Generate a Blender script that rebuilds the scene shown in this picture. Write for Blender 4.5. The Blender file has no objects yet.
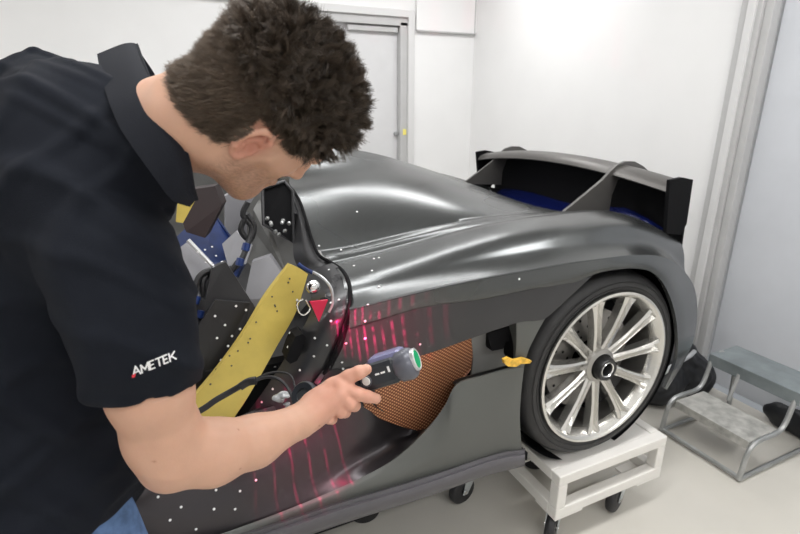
import bpy, bmesh, math, random
import numpy as np
from mathutils import Vector, Matrix
from mathutils.bvhtree import BVHTree
random.seed(7); RNG = np.random.default_rng(7)
scene = bpy.context.scene
COL = scene.collection

# ------------------------------------------------------------------ camera
FPX, TILT, YAW, CAM_H = 500.0, math.radians(18.0), math.radians(25.0), 1.55
cam_data = bpy.data.cameras.new('camera'); cam = bpy.data.objects.new('camera', cam_data); COL.objects.link(cam)
cam.location = (0, 0, CAM_H); cam.rotation_euler = (math.pi/2 - TILT, 0, -YAW)
cam_data.sensor_width = 36.0; cam_data.lens = 36.0*FPX/800.0; cam_data.clip_start = 0.02
cam_data.dof.use_dof = True; cam_data.dof.focus_distance = 1.15; cam_data.dof.aperture_fstop = 7.0
scene.camera = cam

# ------------------------------------------------------------------ world and lamps
world = bpy.data.worlds.new('world'); scene.world = world; world.use_nodes = True
world.node_tree.nodes['Background'].inputs[0].default_value = (0.9, 0.95, 1, 1)
world.node_tree.nodes['Background'].inputs[1].default_value = 0.3
scene.view_settings.view_transform = 'Standard'; scene.view_settings.look = 'None'
scene.view_settings.gamma = 1.0; scene.view_settings.use_curve_mapping = False
scene.view_settings.exposure = 0.0
CEIL_Z = 2.95
LIGHTS = [(-2.6, -1.3), (-2.6, 0.9), (-2.6, 3.1), (0.2, -1.3), (0.2, 0.75), (0.2, 2.7), (1.75, -1.3), (1.75, 0.9), (1.75, 3.1)]
LAMP_W = 18.5
for lx, ly in LIGHTS:
    ld = bpy.data.lights.new('ceiling_lamp', 'AREA'); ld.shape = 'RECTANGLE'; ld.size = 1.5; ld.size_y = 0.28
    ld.energy = LAMP_W; ld.color = (1.0, 0.992, 0.985)
    lo = bpy.data.objects.new('ceiling_lamp', ld); lo.location = (lx, ly, CEIL_Z-0.085); COL.objects.link(lo)

# ------------------------------------------------------------------ helpers
_c, _s, _ca, _sa = math.cos(TILT), math.sin(TILT), math.cos(YAW), math.sin(YAW)
def pp(px, py, x=None, y=None, z=None, d=None):
    """point of the room seen at a pixel of the photograph, on the plane x, y or z, or at depth d"""
    u = (px-400)/FPX; v = (py-267)/FPX
    F = _c - v*_s; D = _s + v*_c
    r = (u*_ca + F*_sa, -u*_sa + F*_ca, -D)
    t = d if d is not None else (x/r[0] if x is not None else (y/r[1] if y is not None else (z-CAM_H)/r[2]))
    return Vector((r[0]*t, r[1]*t, CAM_H + r[2]*t))
CAMX = Vector((_ca, -_sa, 0)); CAMF = Vector((_c*_sa, _c*_ca, -_s)); CAMU = Vector((_s*_sa, _s*_ca, _c))

def tag(o, label=None, cat=None, group=None, kind=None):
    if label: o['label'] = label
    if cat: o['category'] = cat
    if group: o['group'] = group
    if kind: o['kind'] = kind
    return o
def thing(name, loc, label, cat, rz=0, group=None):
    o = bpy.data.objects.new(name, None); o.empty_display_size = 0.05
    o.location = loc; o.rotation_euler = (0, 0, rz); COL.objects.link(o)
    tag(o, label, cat, group); o['_m'] = 1
    del o['_m']
    return o
def mesh_from(name, verts, faces, mat, parent=None, smooth=False, world=True, label=None, kind=None):
    """one mesh object. world=True: verts are room coordinates even when it has a parent"""
    me = bpy.data.meshes.new(name); me.from_pydata([tuple(v) for v in verts], [], faces)
    me.validate(); me.update()
    if smooth: me.polygons.foreach_set('use_smooth', [True]*len(me.polygons))
    o = bpy.data.objects.new(name, me); COL.objects.link(o)
    if mat: me.materials.append(mat)
    if parent is not None: attach(o, parent, world)
    tag(o, label, None, None, kind)
    return o
def mat_world(o):
    m = Matrix.LocRotScale(o.location, o.rotation_euler, o.scale)
    return mat_world(o.parent) @ o.matrix_parent_inverse @ m if o.parent else m
def attach(o, parent, world=True):
    o.parent = parent
    if world: o.matrix_parent_inverse = mat_world(parent).inverted()
    return o
class MB:
    """collects shapes into one mesh"""
    def __init__(s): s.v = []; s.f = []; s.sm = []
    def add(s, v, f, sm=False):
        n = len(s.v); s.v += [tuple(q) for q in v]; s.f += [tuple(i+n for i in q) for q in f]; s.sm += [sm]*len(f); return s
    def box(s, lo, hi, bev=0.0, M=None):
        bm = bmesh.new(); bmesh.ops.create_cube(bm, size=1)
        c = [(lo[i]+hi[i])/2 for i in range(3)]; d = [abs(hi[i]-lo[i]) for i in range(3)]
        for v in bm.verts: v.co = Vector((v.co[i]*d[i]+c[i] for i in range(3)))
        if bev > 0: bmesh.ops.bevel(bm, geom=bm.edges[:], offset=min(bev, min(d)*0.45), segments=2, profile=0.5, affect='EDGES')
        bm.verts.index_update()
        vs = [(M @ v.co if M else v.co) for v in bm.verts]
        s.add(vs, [[v.index for v in f.verts] for f in bm.faces], False); bm.free(); return s
    def tube(s, pts, r, n=10, cap=True, closed=False):
        pts = [Vector(p) for p in pts]; m = len(pts)
        rr = r if isinstance(r, (list, tuple)) else [r]*m
        t0 = (pts[1]-pts[0]).normalized()
        nrm = t0.orthogonal().normalized(); V = []; Fc = []
        for i, p in enumerate(pts):
            if closed: t = (pts[(i+1) % m]-pts[i-1]).normalized()
            else: t = ((pts[min(i+1, m-1)]-pts[max(i-1, 0)])).normalized()
            nrm = (nrm - t*nrm.dot(t)).normalized(); b = t.cross(nrm)
            for k in range(n):
                a = 2*math.pi*k/n; V.append(p + (nrm*math.cos(a)+b*math.sin(a))*rr[i])
        for i in range(m if closed else m-1):
            j = (i+1) % m
            for k in range(n):
                l = (k+1) % n; Fc.append((i*n+k, i*n+l, j*n+l, j*n+k))
        if cap and not closed: Fc.append(tuple(range(n-1, -1, -1))); Fc.append(tuple((m-1)*n+k for k in range(n)))
        return s.add(V, Fc, True)
    def lathe(s, prof, c, axis=(0, 1, 0), n=48, a0=0, a1=2*math.pi, closed=False):
        """profile of (radius, offset along the axis)"""
        ax = Vector(axis).normalized(); u = Vector((0, 0, 1)) if abs(ax.z) < .9 else Vector((1, 0, 0))
        u = (u-ax*u.dot(ax)).normalized(); w = ax.cross(u); c = Vector(c); V = []; Fc = []
        full = abs(a1-a0-2*math.pi) < 1e-6; m = n if full else n+1; k = len(prof)
        for i in range(m):
            a = a0+(a1-a0)*i/n
            for r, h in prof: V.append(c+ax*h+(u*math.cos(a)+w*math.sin(a))*r)
        for i in range(n):
            j = (i+1) % m
            for q in range(k if closed else k-1):
                p = (q+1) % k; Fc.append((i*k+q, j*k+q, j*k+p, i*k+p))
        return s.add(V, Fc, True)
    def prism(s, pts, ext):
        """polygon (room points) pushed along ext"""
        n = len(pts); e = Vector(ext); V = [Vector(p) for p in pts]+[Vector(p)+e for p in pts]
        F_ = [tuple(range(n)), tuple(range(2*n-1, n-1, -1))]+[(i, i+n, (i+1) % n+n, (i+1) % n) for i in range(n)]
        return s.add(V, F_)
    def build(s, name, mat, parent=None, label=None, kind=None, auto=True, world=True):
        o = mesh_from(name, s.v, s.f, mat, parent, False, world, label, kind)
        if len(o.data.polygons) == len(s.sm): o.data.polygons.foreach_set('use_smooth', s.sm)
        bm = bmesh.new(); bm.from_mesh(o.data); bmesh.ops.recalc_face_normals(bm, faces=bm.faces); 
        for e in bm.edges:
            if len(e.link_faces) == 2 and e.calc_face_angle(0) > math.radians(42): e.smooth = False
        bm.to_mesh(o.data); bm.free()
        return o
def cr(P, t):
    """catmull-rom through P at parameter t in 0..1"""
    n = len(P)-1; x = min(max(t, 0), 1)*n; i = min(int(x), n-1); u = x-i
    p1, p2 = P[i], P[i+1]; p0 = P[i-1] if i > 0 else p1*2-p2; p3 = P[i+2] if i+2 <= n else p2*2-p1
    return 0.5*((2*p1)+(p2-p0)*u+(2*p0-5*p1+4*p2-p3)*u*u+(3*p1-p0-3*p2+p3)*u*u*u)
def smooth_path(pts, n=40):
    P = [Vector(p) for p in pts]; return [cr(P, i/(n-1)) for i in range(n)]
def arc_resample(P, n):
    Q = [cr(P, i/200) for i in range(201)]; L = [0]
    for a, b in zip(Q, Q[1:]): L.append(L[-1]+(b-a).length)
    out = []
    for k in range(n):
        t = L[-1]*k/(n-1); j = int(np.searchsorted(L, t)); j = min(max(j, 1), 200)
        w = (t-L[j-1])/max(L[j]-L[j-1], 1e-9); out.append(cr(P, (j-1+w)/200))
    return out
def loft(rows, nu=60, nv=6, resample=True):
    """rows of room points -> grid; nu samples along a row, nv between rows"""
    R = [(arc_resample([Vector(p) for p in r], nu) if resample else [cr([Vector(p) for p in r], i/(nu-1)) for i in range(nu)]) for r in rows]
    m = (len(R)-1)*nv+1
    G = [[None]*nu for _ in range(m)]
    for i in range(nu):
        c = [r[i] for r in R]
        for j in range(m): G[j][i] = cr(c, j/(m-1))
    return G
def grid_mesh(G):
    nv, nu = len(G), len(G[0]); V = [p for r in G for p in r]
    F_ = [(j*nu+i, j*nu+i+1, (j+1)*nu+i+1, (j+1)*nu+i) for j in range(nv-1) for i in range(nu-1)]
    return V, F_
def thicken(G, t, toward=None):
    """closed slab from a grid, pushed along its normals away from the camera side by t"""
    nv, nu = len(G), len(G[0]); B = [[None]*nu for _ in range(nv)]
    for j in range(nv):
        for i in range(nu):
            a = G[min(j+1, nv-1)][i]-G[max(j-1, 0)][i]; b = G[j][min(i+1, nu-1)]-G[j][max(i-1, 0)]
            n = a.cross(b)
            n = n.normalized() if n.length > 1e-9 else Vector((0, 1, 0))
            if toward is not None: 
                if n.dot(toward) < 0: n = -n
            B[j][i] = G[j][i]+n*t
    V, F1 = grid_mesh(G); V2, F2 = grid_mesh(B); n = len(V)
    F_ = F1+[tuple(reversed([q+n for q in f])) for f in F2]
    ring = [(0, i) for i in range(nu)]+[(j, nu-1) for j in range(1, nv)]+[(nv-1, i) for i in range(nu-2, -1, -1)]+[(j, 0) for j in range(nv-2, 0, -1)]
    idx = [j*nu+i for j, i in ring]
    for a, b in zip(idx, idx[1:]+idx[:1]): F_.append((a, a+n, b+n, b))
    return V+V2, F_
def clone(o, parent=None):
    c = o.copy(); COL.objects.link(c)
    if parent is not None: c.parent = parent
    for ch in [q for q in COL.objects if q.parent == o]: clone(ch, c)
    return c

# ------------------------------------------------------------------ materials
def mat(name, col, rough=0.5, metal=0.0, coat=0.0, spec=0.5, bump=None, var=0.0, vscale=8.0, emit=None, trans=0.0, coat_rough=0.1):
    m = bpy.data.materials.new(name); m.use_nodes = True; nt = m.node_tree; b = nt.nodes['Principled BSDF']
    b.inputs['Base Color'].default_value = (*col, 1); b.inputs['Roughness'].default_value = rough
    b.inputs['Metallic'].default_value = metal; b.inputs['Coat Weight'].default_value = coat
    b.inputs['Coat Roughness'].default_value = coat_rough
    b.inputs['Specular IOR Level'].default_value = spec; b.inputs['Transmission Weight'].default_value = trans
    if emit: b.inputs['Emission Color'].default_value = (*emit[0], 1); b.inputs['Emission Strength'].default_value = emit[1]
    tc = nt.nodes.new('ShaderNodeTexCoord'); m['tc'] = tc.name
    if var > 0:
        n = nt.nodes.new('ShaderNodeTexNoise'); n.inputs['Scale'].default_value = vscale; n.inputs['Detail'].default_value = 5
        nt.links.new(tc.outputs['Object'], n.inputs['Vector'])
        mr = nt.nodes.new('ShaderNodeMapRange'); mr.inputs[3].default_value = 1-var; mr.inputs[4].default_value = 1+var
        mr.inputs[1].default_value = 0.3; mr.inputs[2].default_value = 0.7
        nt.links.new(n.outputs['Fac'], mr.inputs[0])
        mx = nt.nodes.new('ShaderNodeVectorMath'); mx.operation = 'SCALE'; mx.inputs[0].default_value = col
        nt.links.new(mr.outputs[0], mx.inputs['Scale']); nt.links.new(mx.outputs[0], b.inputs['Base Color'])
    if bump:
        sc, st = bump; n2 = nt.nodes.new('ShaderNodeTexNoise'); n2.inputs['Scale'].default_value = sc; n2.inputs['Detail'].default_value = 4
        nt.links.new(tc.outputs['Object'], n2.inputs['Vector'])
        bp = nt.nodes.new('ShaderNodeBump'); bp.inputs['Strength'].default_value = st; bp.inputs['Distance'].default_value = 0.002
        nt.links.new(n2.outputs['Fac'], bp.inputs['Height']); nt.links.new(bp.outputs[0], b.inputs['Normal'])
    return m
def N(m, t): return m.node_tree.nodes.new(t)
M = {}
M['wall'] = mat('white_wall_paint', (0.83, 0.83, 0.83), 0.6, var=0.015, vscale=3, bump=(120, .08))
M['ceiling'] = mat('ceiling_white', (0.80, 0.80, 0.79), 0.8)
M['floor'] = mat('epoxy_floor', (0.64, 0.615, 0.56), 0.22, var=0.04, vscale=2.5, bump=(60, .04))
M['frame_grey'] = mat('door_frame_grey', (0.50, 0.50, 0.50), 0.45, var=.03)
M['frame_light'] = mat('door_frame_light', (0.66, 0.66, 0.66), 0.45)
M['door_grey'] = mat('door_leaf_grey', (0.66, 0.66, 0.67), 0.5, var=.02)
M['door_blue'] = mat('door_leaf_pale_blue', (0.60, 0.62, 0.66), 0.35, var=.02)
M['blade'] = mat('blade_matt_grey', (0.100, 0.104, 0.097), 0.42, var=.05, vscale=5)
M['sill'] = mat('sill_grey', (0.095, 0.091, 0.100), 0.4, var=.08, bump=(300, .1))
M['tyre'] = mat('tyre_rubber', (0.028, 0.028, 0.029), 0.55, var=.15, vscale=20, bump=(200, .15))
M['rim'] = mat('silver_rim', (0.70, 0.69, 0.66), 0.25, metal=.85, var=.03)
M['rim_in'] = mat('silver_rim_barrel', (0.40, 0.39, 0.37), 0.33, metal=.85)
M['disc'] = mat('brake_disc_steel', (0.28, 0.27, 0.26), 0.4, metal=.8, var=.15, vscale=30)
M['black'] = mat('black_plastic', (0.012, 0.012, 0.013), 0.35)
M['blackm'] = mat('black_matt', (0.005, 0.005, 0.006), 0.8, spec=.15)
M['rubber'] = mat('black_rubber', (0.018, 0.018, 0.02), 0.5)
M['white_paint'] = mat('white_painted_steel', (0.82, 0.80, 0.76), 0.35, var=.04, vscale=6, bump=(80, .06))
M['zinc'] = mat('zinc_plate', (0.62, 0.66, 0.68), 0.3, metal=.7, var=.08, vscale=30)
M['steel'] = mat('dull_steel', (0.42, 0.43, 0.43), 0.38, metal=.7, var=.15, vscale=14)
M['step'] = mat('step_tread', (0.46, 0.455, 0.43), 0.5, metal=.3, var=.3, vscale=22, bump=(120, .3))
M['step_top'] = mat('step_top_tread', (0.22, 0.25, 0.26), 0.4, metal=.3, var=.2, vscale=10, bump=(120, .2))
M['bag'] = mat('black_bag_fabric', (0.012, 0.013, 0.016), 0.5, bump=(30, .6))
M['chrome'] = mat('chrome', (0.85, 0.85, 0.85), 0.12, metal=1)
M['alu'] = mat('satin_aluminium', (0.62, 0.63, 0.65), 0.3, metal=.6, var=.05)
M['panel_grey'] = mat('panel_grey', (0.20, 0.20, 0.195), 0.4, var=.08)
M['panel_light'] = mat('panel_light', (0.26, 0.26, 0.28), 0.45, var=.04)
M['blue'] = mat('blue_film', (0.010, 0.028, 0.12), 0.3, var=.35, vscale=16)
M['deepblue'] = mat('deep_blue_lacquer', (0.006, 0.012, 0.10), 0.25, coat=.4, metal=.3)
M['yellow'] = mat('yellow_film', (0.60, 0.46, 0.10), 0.45, var=.10, vscale=14, bump=(90, .15))
M['redvinyl'] = mat('red_vinyl', (0.62, 0.01, 0.06), 0.4)
M['leaf'] = mat('yellow_tape', (0.80, 0.47, 0.06), 0.5, var=.3, vscale=60)
M['dot'] = mat('white_target_dot', (0.88, 0.88, 0.88), 0.5)
M['darkdot'] = mat('dark_target_dot', (0.10, 0.09, 0.06), 0.6)
M['scan'] = mat('scanner_dark', (0.020, 0.024, 0.030), 0.38, bump=(400, .05))
M['scan_grey'] = mat('scanner_grey', (0.115, 0.12, 0.145), 0.35, metal=.2)
M['scan_violet'] = mat('scanner_violet_grey', (0.20, 0.20, 0.34), 0.3, metal=.2)
M['glassdark'] = mat('dark_lens', (0.05, 0.055, 0.06), 0.08, coat=1)
M['green'] = mat('green_light', (0.01, 0.30, 0.12), 0.25, emit=((0.01, 0.60, 0.22), 0.12))
M['white_print'] = mat('white_print', (0.85, 0.85, 0.85), 0.5)
M['red_print'] = mat('red_print', (0.75, 0.03, 0.05), 0.5)
M['button'] = mat('button_white', (0.75, 0.75, 0.72), 0.4)
M['shirt'] = mat('black_pique_cotton', (0.0065, 0.0085, 0.014), 0.85, spec=.2, bump=(900, .5))
M['collar'] = mat('black_collar_rib', (0.0095, 0.011, 0.016), 0.85, spec=.2, bump=(700, .5))
M['denim'] = mat('blue_denim', (0.10, 0.17, 0.32), 0.8, spec=.2, var=.35, vscale=45, bump=(800, .5))
M['shoe'] = mat('dark_leather', (0.03, 0.025, 0.02), 0.4)
M['lampface'] = mat('lamp_diffuser', (0.9, 0.9, 0.9), 0.5, emit=((1, .992, .985), 3.0))
M['lamp_body'] = mat('lamp_housing', (0.8, 0.8, 0.8), 0.5)
M['bar_pale'] = mat('pale_switch_film', (0.9, 0.8, 0.2), 0.5)

def carbon(name, base, rough, metal=.85, coat=0.0):
    """satin carbon fibre: twill weave as fine relief and faint tone"""
    m = mat(name, base, rough, metal=metal, coat=coat, coat_rough=.15); nt = m.node_tree; b = nt.nodes['Principled BSDF']
    tc = nt.nodes[m['tc']]
    mp = N(m, 'ShaderNodeMapping'); mp.inputs['Rotation'].default_value = (0, math.radians(45), 0)
    nt.links.new(tc.outputs['Object'], mp.inputs['Vector'])
    w = N(m, 'ShaderNodeTexChecker'); w.inputs['Scale'].default_value = 300.0
    nt.links.new(mp.outputs[0], w.inputs['Vector'])
    n = N(m, 'ShaderNodeTexNoise'); n.inputs['Scale'].default_value = 3.0; n.inputs['Detail'].default_value = 1
    nt.links.new(tc.outputs['Object'], n.inputs['Vector'])
    mr = N(m, 'ShaderNodeMapRange'); mr.inputs[1].default_value = .3; mr.inputs[2].default_value = .7
    mr.inputs[3].default_value = rough-.03; mr.inputs[4].default_value = rough+.06
    nt.links.new(n.outputs['Fac'], mr.inputs[0]); nt.links.new(mr.outputs[0], b.inputs['Roughness'])
    mx = N(m, 'ShaderNodeMix'); mx.data_type = 'RGBA'
    mx.inputs['A'].default_value = (*[q*.97 for q in base], 1); mx.inputs['B'].default_value = (*[q*1.03 for q in base], 1)
    nt.links.new(w.outputs['Fac'], mx.inputs['Factor']); nt.links.new(mx.outputs['Result'], b.inputs['Base Color'])
    return m
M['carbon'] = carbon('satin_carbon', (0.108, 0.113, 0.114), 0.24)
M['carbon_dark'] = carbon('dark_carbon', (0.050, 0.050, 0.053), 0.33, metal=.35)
M['carbon_scoop'] = carbon('scoop_carbon', (0.055, 0.050, 0.054), 0.28, metal=.6)
M['carbon_wing'] = carbon('wing_carbon', (0.11, 0.105, 0.10), 0.38, metal=.4)

def mesh_mat():
    m = mat('copper_mesh', (0.20, 0.065, 0.03), 0.5, metal=.2); nt = m.node_tree; b = nt.nodes['Principled BSDF']
    tc = nt.nodes[m['tc']]; sp = N(m, 'ShaderNodeSeparateXYZ'); nt.links.new(tc.outputs['Object'], sp.inputs[0])
    cb = N(m, 'ShaderNodeCombineXYZ'); nt.links.new(sp.outputs[0], cb.inputs[0]); nt.links.new(sp.outputs[2], cb.inputs[1])
    mp = N(m, 'ShaderNodeMapping'); mp.inputs['Rotation'].default_value = (0, 0, math.radians(38)); nt.links.new(cb.outputs[0], mp.inputs['Vector'])
    v = N(m, 'ShaderNodeTexVoronoi'); v.voronoi_dimensions = '2D'; v.inputs['Scale'].default_value = 108.0; v.inputs['Randomness'].default_value = 0.0
    nt.links.new(mp.outputs[0], v.inputs['Vector'])
    cr_ = N(m, 'ShaderNodeValToRGB'); cr_.color_ramp.elements[0].position = .20; cr_.color_ramp.elements[0].color = (.85, .47, .25, 1)
    cr_.color_ramp.elements[1].position = .36; cr_.color_ramp.elements[1].color = (.20, .055, .022, 1)
    nt.links.new(v.outputs['Distance'], cr_.inputs[0]); nt.links.new(cr_.outputs[0], b.inputs['Base Color'])
    return m
M['mesh'] = mesh_mat()

# ------------------------------------------------------------------ the room
XR, YB, XL, YF = 2.70, 4.20, -5.0, -3.0
def struct(name, m, mb): o = mb.build(name, m); o['kind'] = 'structure'; return o
struct('floor', M['floor'], MB().box((XL, YF, -0.1), (XR, YB, 0)))
struct('ceiling', M['ceiling'], MB().box((XL, YF, CEIL_Z), (XR, YB, CEIL_Z+.1)))
struct('wall_left', M['wall'], MB().box((XL-.1, YF, 0), (XL, YB, CEIL_Z)))
struct('wall_front', M['wall'], MB().box((XL-.1, YF-.1, 0), (XR+.1, YF, CEIL_Z)))
D0, D1, DZ = 0.95, 2.03, 2.25                       # opening of the far door in the back wall
struct('wall_back', M['wall'], MB().box((XL-.1, YB, 0), (D0, YB+.14, CEIL_Z)).box((D1, YB, 0), (XR+.1, YB+.14, CEIL_Z)).box((D0, YB, DZ), (D1, YB+.14, CEIL_Z)))
G0, G1, GZ = 0.45, 1.63, 2.30                        # opening of the side door in the right wall
struct('wall_right', M['wall'], MB().box((XR, YF, 0), (XR+.14, G0, CEIL_Z)).box((XR, G1, 0), (XR+.14, YB, CEIL_Z)).box((XR, G0, GZ), (XR+.14, G1, CEIL_Z)))
d1 = struct('door_1', M['door_grey'], MB().box((D0+.05, YB+.06, 0.005), (D1-.07, YB+.10, DZ-.06), .004))
fr = MB().box((D0-.05, YB-.025, 0), (D0+.05, YB+.12, DZ+.05), .004).box((D1-.07, YB-.005, 0), (D1, YB+.12, DZ-.04), .004).box((D0+.05, YB-.005, DZ-.07), (D1, YB+.12, DZ), .004)
fr.build('door_frame', M['frame_grey'], d1)
MB().box((D1-.005, YB-.03, 0), (D1+.055, YB+.02, DZ+.05), .004).box((D0+.05, YB-.03, DZ-.005), (D1, YB+.02, DZ+.05), .004).build('architrave', M['frame_light'], d1)
MB().tube([(D0+.99, YB+.06, 1.3), (D0+.99, YB+.03, 1.3)], .018, 12).build('door_lock', M['steel'], d1)
MB().tube([(D0+.99, YB+.06, 1.05), (D0+.99, YB+.02, 1.05), (D0+.88, YB+.02, 1.05)], .010, 8).build('door_handle', M['steel'], d1)
MB().box((1.50, YB+.02, DZ-.12), (1.95, YB+.055, DZ-.08), .004).build('door_closer', M['frame_grey'], d1)
MB().box((D1-.045, YB-.012, 1.29), (D1-.015, YB-.004, 1.34)).build('sticker', M['bar_pale'], d1, label='small yellow sticker')
d2 = struct('door_2', M['door_blue'], MB().box((XR+.05, G0+.02, 0.005), (XR+.09, G1-.02, GZ-.02), .004))
f2 = MB()
for a, b, dx in ((1.66, 1.765, .030), (1.62, 1.66, .012)): f2.box((XR-dx, a, 0), (XR+.05, b, GZ+.12), .004)
f2.box((XR-.03, G0-.12, 0), (XR+.05, G0, GZ+.12), .004).box((XR-.03, G0, GZ), (XR+.05, G1, GZ+.12), .004)
f2.build('door_frame', M['frame_grey'], d2)
MB().box((XR-.045, 1.685, 0), (XR-.028, 1.725, GZ+.12), .003).build('door_frame', M['frame_light'], d2, label='lighter strip down the middle of the frame')
struct('trim_1', M['wall'], MB().box((D1+.07, YB-.035, 2.155), (XR, YB, 2.60), .004))
MB_t = MB().tube([(D1+.07, YB-.03, 2.15), (XR-.02, YB-.03, 2.15), (XR-.02, YB-.03, 2.6)], .009, 8)
struct('trim_2', M['frame_grey'], MB_t)
struct('trim_3', M['frame_light'], MB().box((-1.2, YB-.04, 2.27), (D0-.05, YB, 2.33), .004))
# ceiling fixtures
first = None
for i, (lx, ly) in enumerate(LIGHTS):
    if first is None:
        t = thing('ceiling_light', (lx, ly, CEIL_Z), 'long white linear ceiling light fitting overhead', 'light', group='ceiling lights over the workshop')
        MB().box((-.78, -.16, -.05), (.78, .16, -.001), .01).build('housing', M['lamp_body'], t, world=False)
        MB().box((-.75, -.14, -.062), (.75, .14, -.05), .004).build('diffuser', M['lampface'], t, world=False)
        first = t
    else:
        t = clone(first); t.location = (lx, ly, CEIL_Z)
    t['label'] = 'long white linear ceiling light fitting ' + ('nearest the left wall on the door side', 'over the aisle left of the man', 'at the left end of the back wall', 'behind the camera', 'above the man', 'over the car nose towards the back wall', 'behind the camera on the step stool side', 'above the rear wheel', 'above the rear wing by the back wall')[(i+0) % 9]

# ------------------------------------------------------------------ the car
car = thing('sports_car', (1.3, 2.1, 0.0), 'dark carbon bodied low sports car raised on a white wheel dolly, tail towards the wall', 'car')
YC = 2.1
def L(*q): return [pp(a, b, y=c) for a, b, c in q]
top_row = L((300,142,2.1),(345,148,2.1),(385,156,2.1),(430,170,2.1),(480,187,2.1),(520,202,2.1),(560,213,2.1),(590,221,2.1))
base_row = L((306,232,1.53),(320,252,1.46),(350,246,1.46),(400,233,1.46),(450,223,1.46),(500,216,1.47),(545,213,1.49),(590,212,1.52),(640,221,1.60))
base_row = L((318,250,1.46),(350,245,1.46),(400,233,1.46),(450,223,1.46),(500,216,1.47),(545,213,1.49),(590,212,1.52),(640,221,1.60))
crest_row = L((333,263,1.36),(365,256,1.35),(405,246,1.34),(450,234,1.33),(500,222.5,1.33),(550,215,1.34),(610,211,1.39),(662,228,1.49))
crease_row = L((350,311,1.075),(380,303,1.065),(425,292,1.06),(480,280,1.06),(525,272,1.06),(568,264,1.06),(605,259,1.065),(636,256,1.08),(660,258,1.10),(679,268,1.14),(694,290,1.19))
NU = 90
lead = [pp(a, b, y=c) for a, b, c in ((300,142,2.1),(290,174,1.92),(292,193,1.72),(304,222,1.57),(318,250,1.46))]
Rt, Rb, Rc, Re = [arc_resample(r, NU) for r in (top_row, base_row, crest_row, crease_row)]
body = []
n1, n2, n3 = 20, 9, 18
for j in range(n1):                                   # canopy side, convex, standing in the valley
    f = 1-j/n1; th = f*math.pi/2; row = []
    for i in range(NU):
        a, b = Rb[i], Rt[i]; m_ = .55
        gy = m_*(1-math.cos(th))+(1-m_)*f; gz = m_*math.sin(th)+(1-m_)*f
        row.append(Vector((a.x+(b.x-a.x)*f, a.y+(b.y-a.y)*gy, a.z+(b.z-a.z)*gz)))
    body.append(row)
for j in range(n2):                                   # fluted strip between valley and crest
    f = j/n2; body.append([Rb[i].lerp(Rc[i], f)+Vector((0, -.3, 1))*(.0065*math.sin(f*math.pi*4)*math.sin(f*math.pi)**.3*(1-i/(NU-1))**.9) for i in range(NU)])
for j in range(n3+1):                                 # shoulder, rolling over to the crease
    f = j/n3; q_ = cr([Vector(v) for v in ((0, 0, 0), (.24, .045, 0), (.46, .16, 0), (.60, .40, 0), (.70, .68, 0), (.84, .88, 0), (1, 1, 0))], f); row = []
    for i in range(NU):
        a, b = Rc[i], Re[i]; gy, gz = q_.x, q_.y
        row.append(Vector((a.x+(b.x-a.x)*f, a.y+(b.y-a.y)*gy, a.z+(b.z-a.z)*gz)))
    body.append(row)
# bend the canopy's leading edge onto the shutline
for j in range(n1):
    P0 = cr(lead, j/n1); D = P0-body[j][0]
    for i in range(NU):
        w = max(0, 1-i/30)**2; body[j][i] = body[j][i]+D*w
V, F_ = grid_mesh(body)
V2 = [Vector((p.x, 2*YC-p.y, p.z-0.02*min(1, abs(p.y-YC)))) for p in V]; n = len(V)
mb = MB().add(V, F_, True).add(V2, [tuple(reversed(f)) for f in F_], True)
shell = mb.build('body_shell', M['carbon'], car)
# flank between the shoulder crease and the intake, wrapping over the wheel arch
arch = [(575,285),(592,275),(612,270),(632,268.5),(652,274),(668,293),(676,322),(677,352),(667,385)]
rowA = L((350,310,1.077),(380,302,1.067),(425,291,1.062),(480,279,1.062),(525,271,1.062),(568,263,1.062),(605,258,1.067),(636,255,1.082),(660,256.5,1.102),(679,266,1.142),(694.5,288,1.192),(697,320,1.19),(690,350,1.18),(667,390,1.15))
rowB = L((349,326,1.072),(380,317,1.065),(425,304,1.062),(480,297,1.06),(525,288,1.057),(568,277,1.055),(602,267,1.053),(634,264,1.06),(655,267,1.07),(671,280,1.09),(684,305,1.12),(686,335,1.12),(682,360,1.12),(666,388,1.12))
rowC = L((348,330,1.08),(380,321,1.075),(425,308,1.07),(480,300.5,1.068),(525,291,1.065),(572,283,1.06),(600,272.5,1.058),(632,268.5,1.06),(653,273,1.07),(667,290,1.08),(676,318,1.09),(678,348,1.09),(675,365,1.09),(665,388,1.09))
flank = loft([rowA, rowB, rowC], 110, 4, resample=False)
V, F_ = thicken(flank, 0.012, Vector((0, 1, 0)))
MB().add(V, F_, True).build('fender_panel', M['carbon'], car)
# upper side skin, from the shutline to the tyre; bottom edge is the top lip of the intake
sA = L((348,329,1.08),(380,320,1.073),(425,307,1.068),(480,300,1.066),(525,291,1.064),(560,284.5,1.06),(577,281,1.06),(592,276,1.062))
sB = L((342,348,1.10),(376,340,1.09),(423,330,1.075),(478,318,1.066),(520,308,1.064),(545,304,1.06),(562,300,1.06),(575,292,1.062))
sC = L((330,372,1.13),(366,367,1.115),(420,356,1.09),(475,337,1.073),(517,323,1.066),(535,321,1.062),(546,318,1.06),(560,306,1.062))
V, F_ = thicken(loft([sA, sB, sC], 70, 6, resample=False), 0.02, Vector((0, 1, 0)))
MB().add(V, F_, True).build('side_skin', M['carbon_dark'], car)
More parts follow.
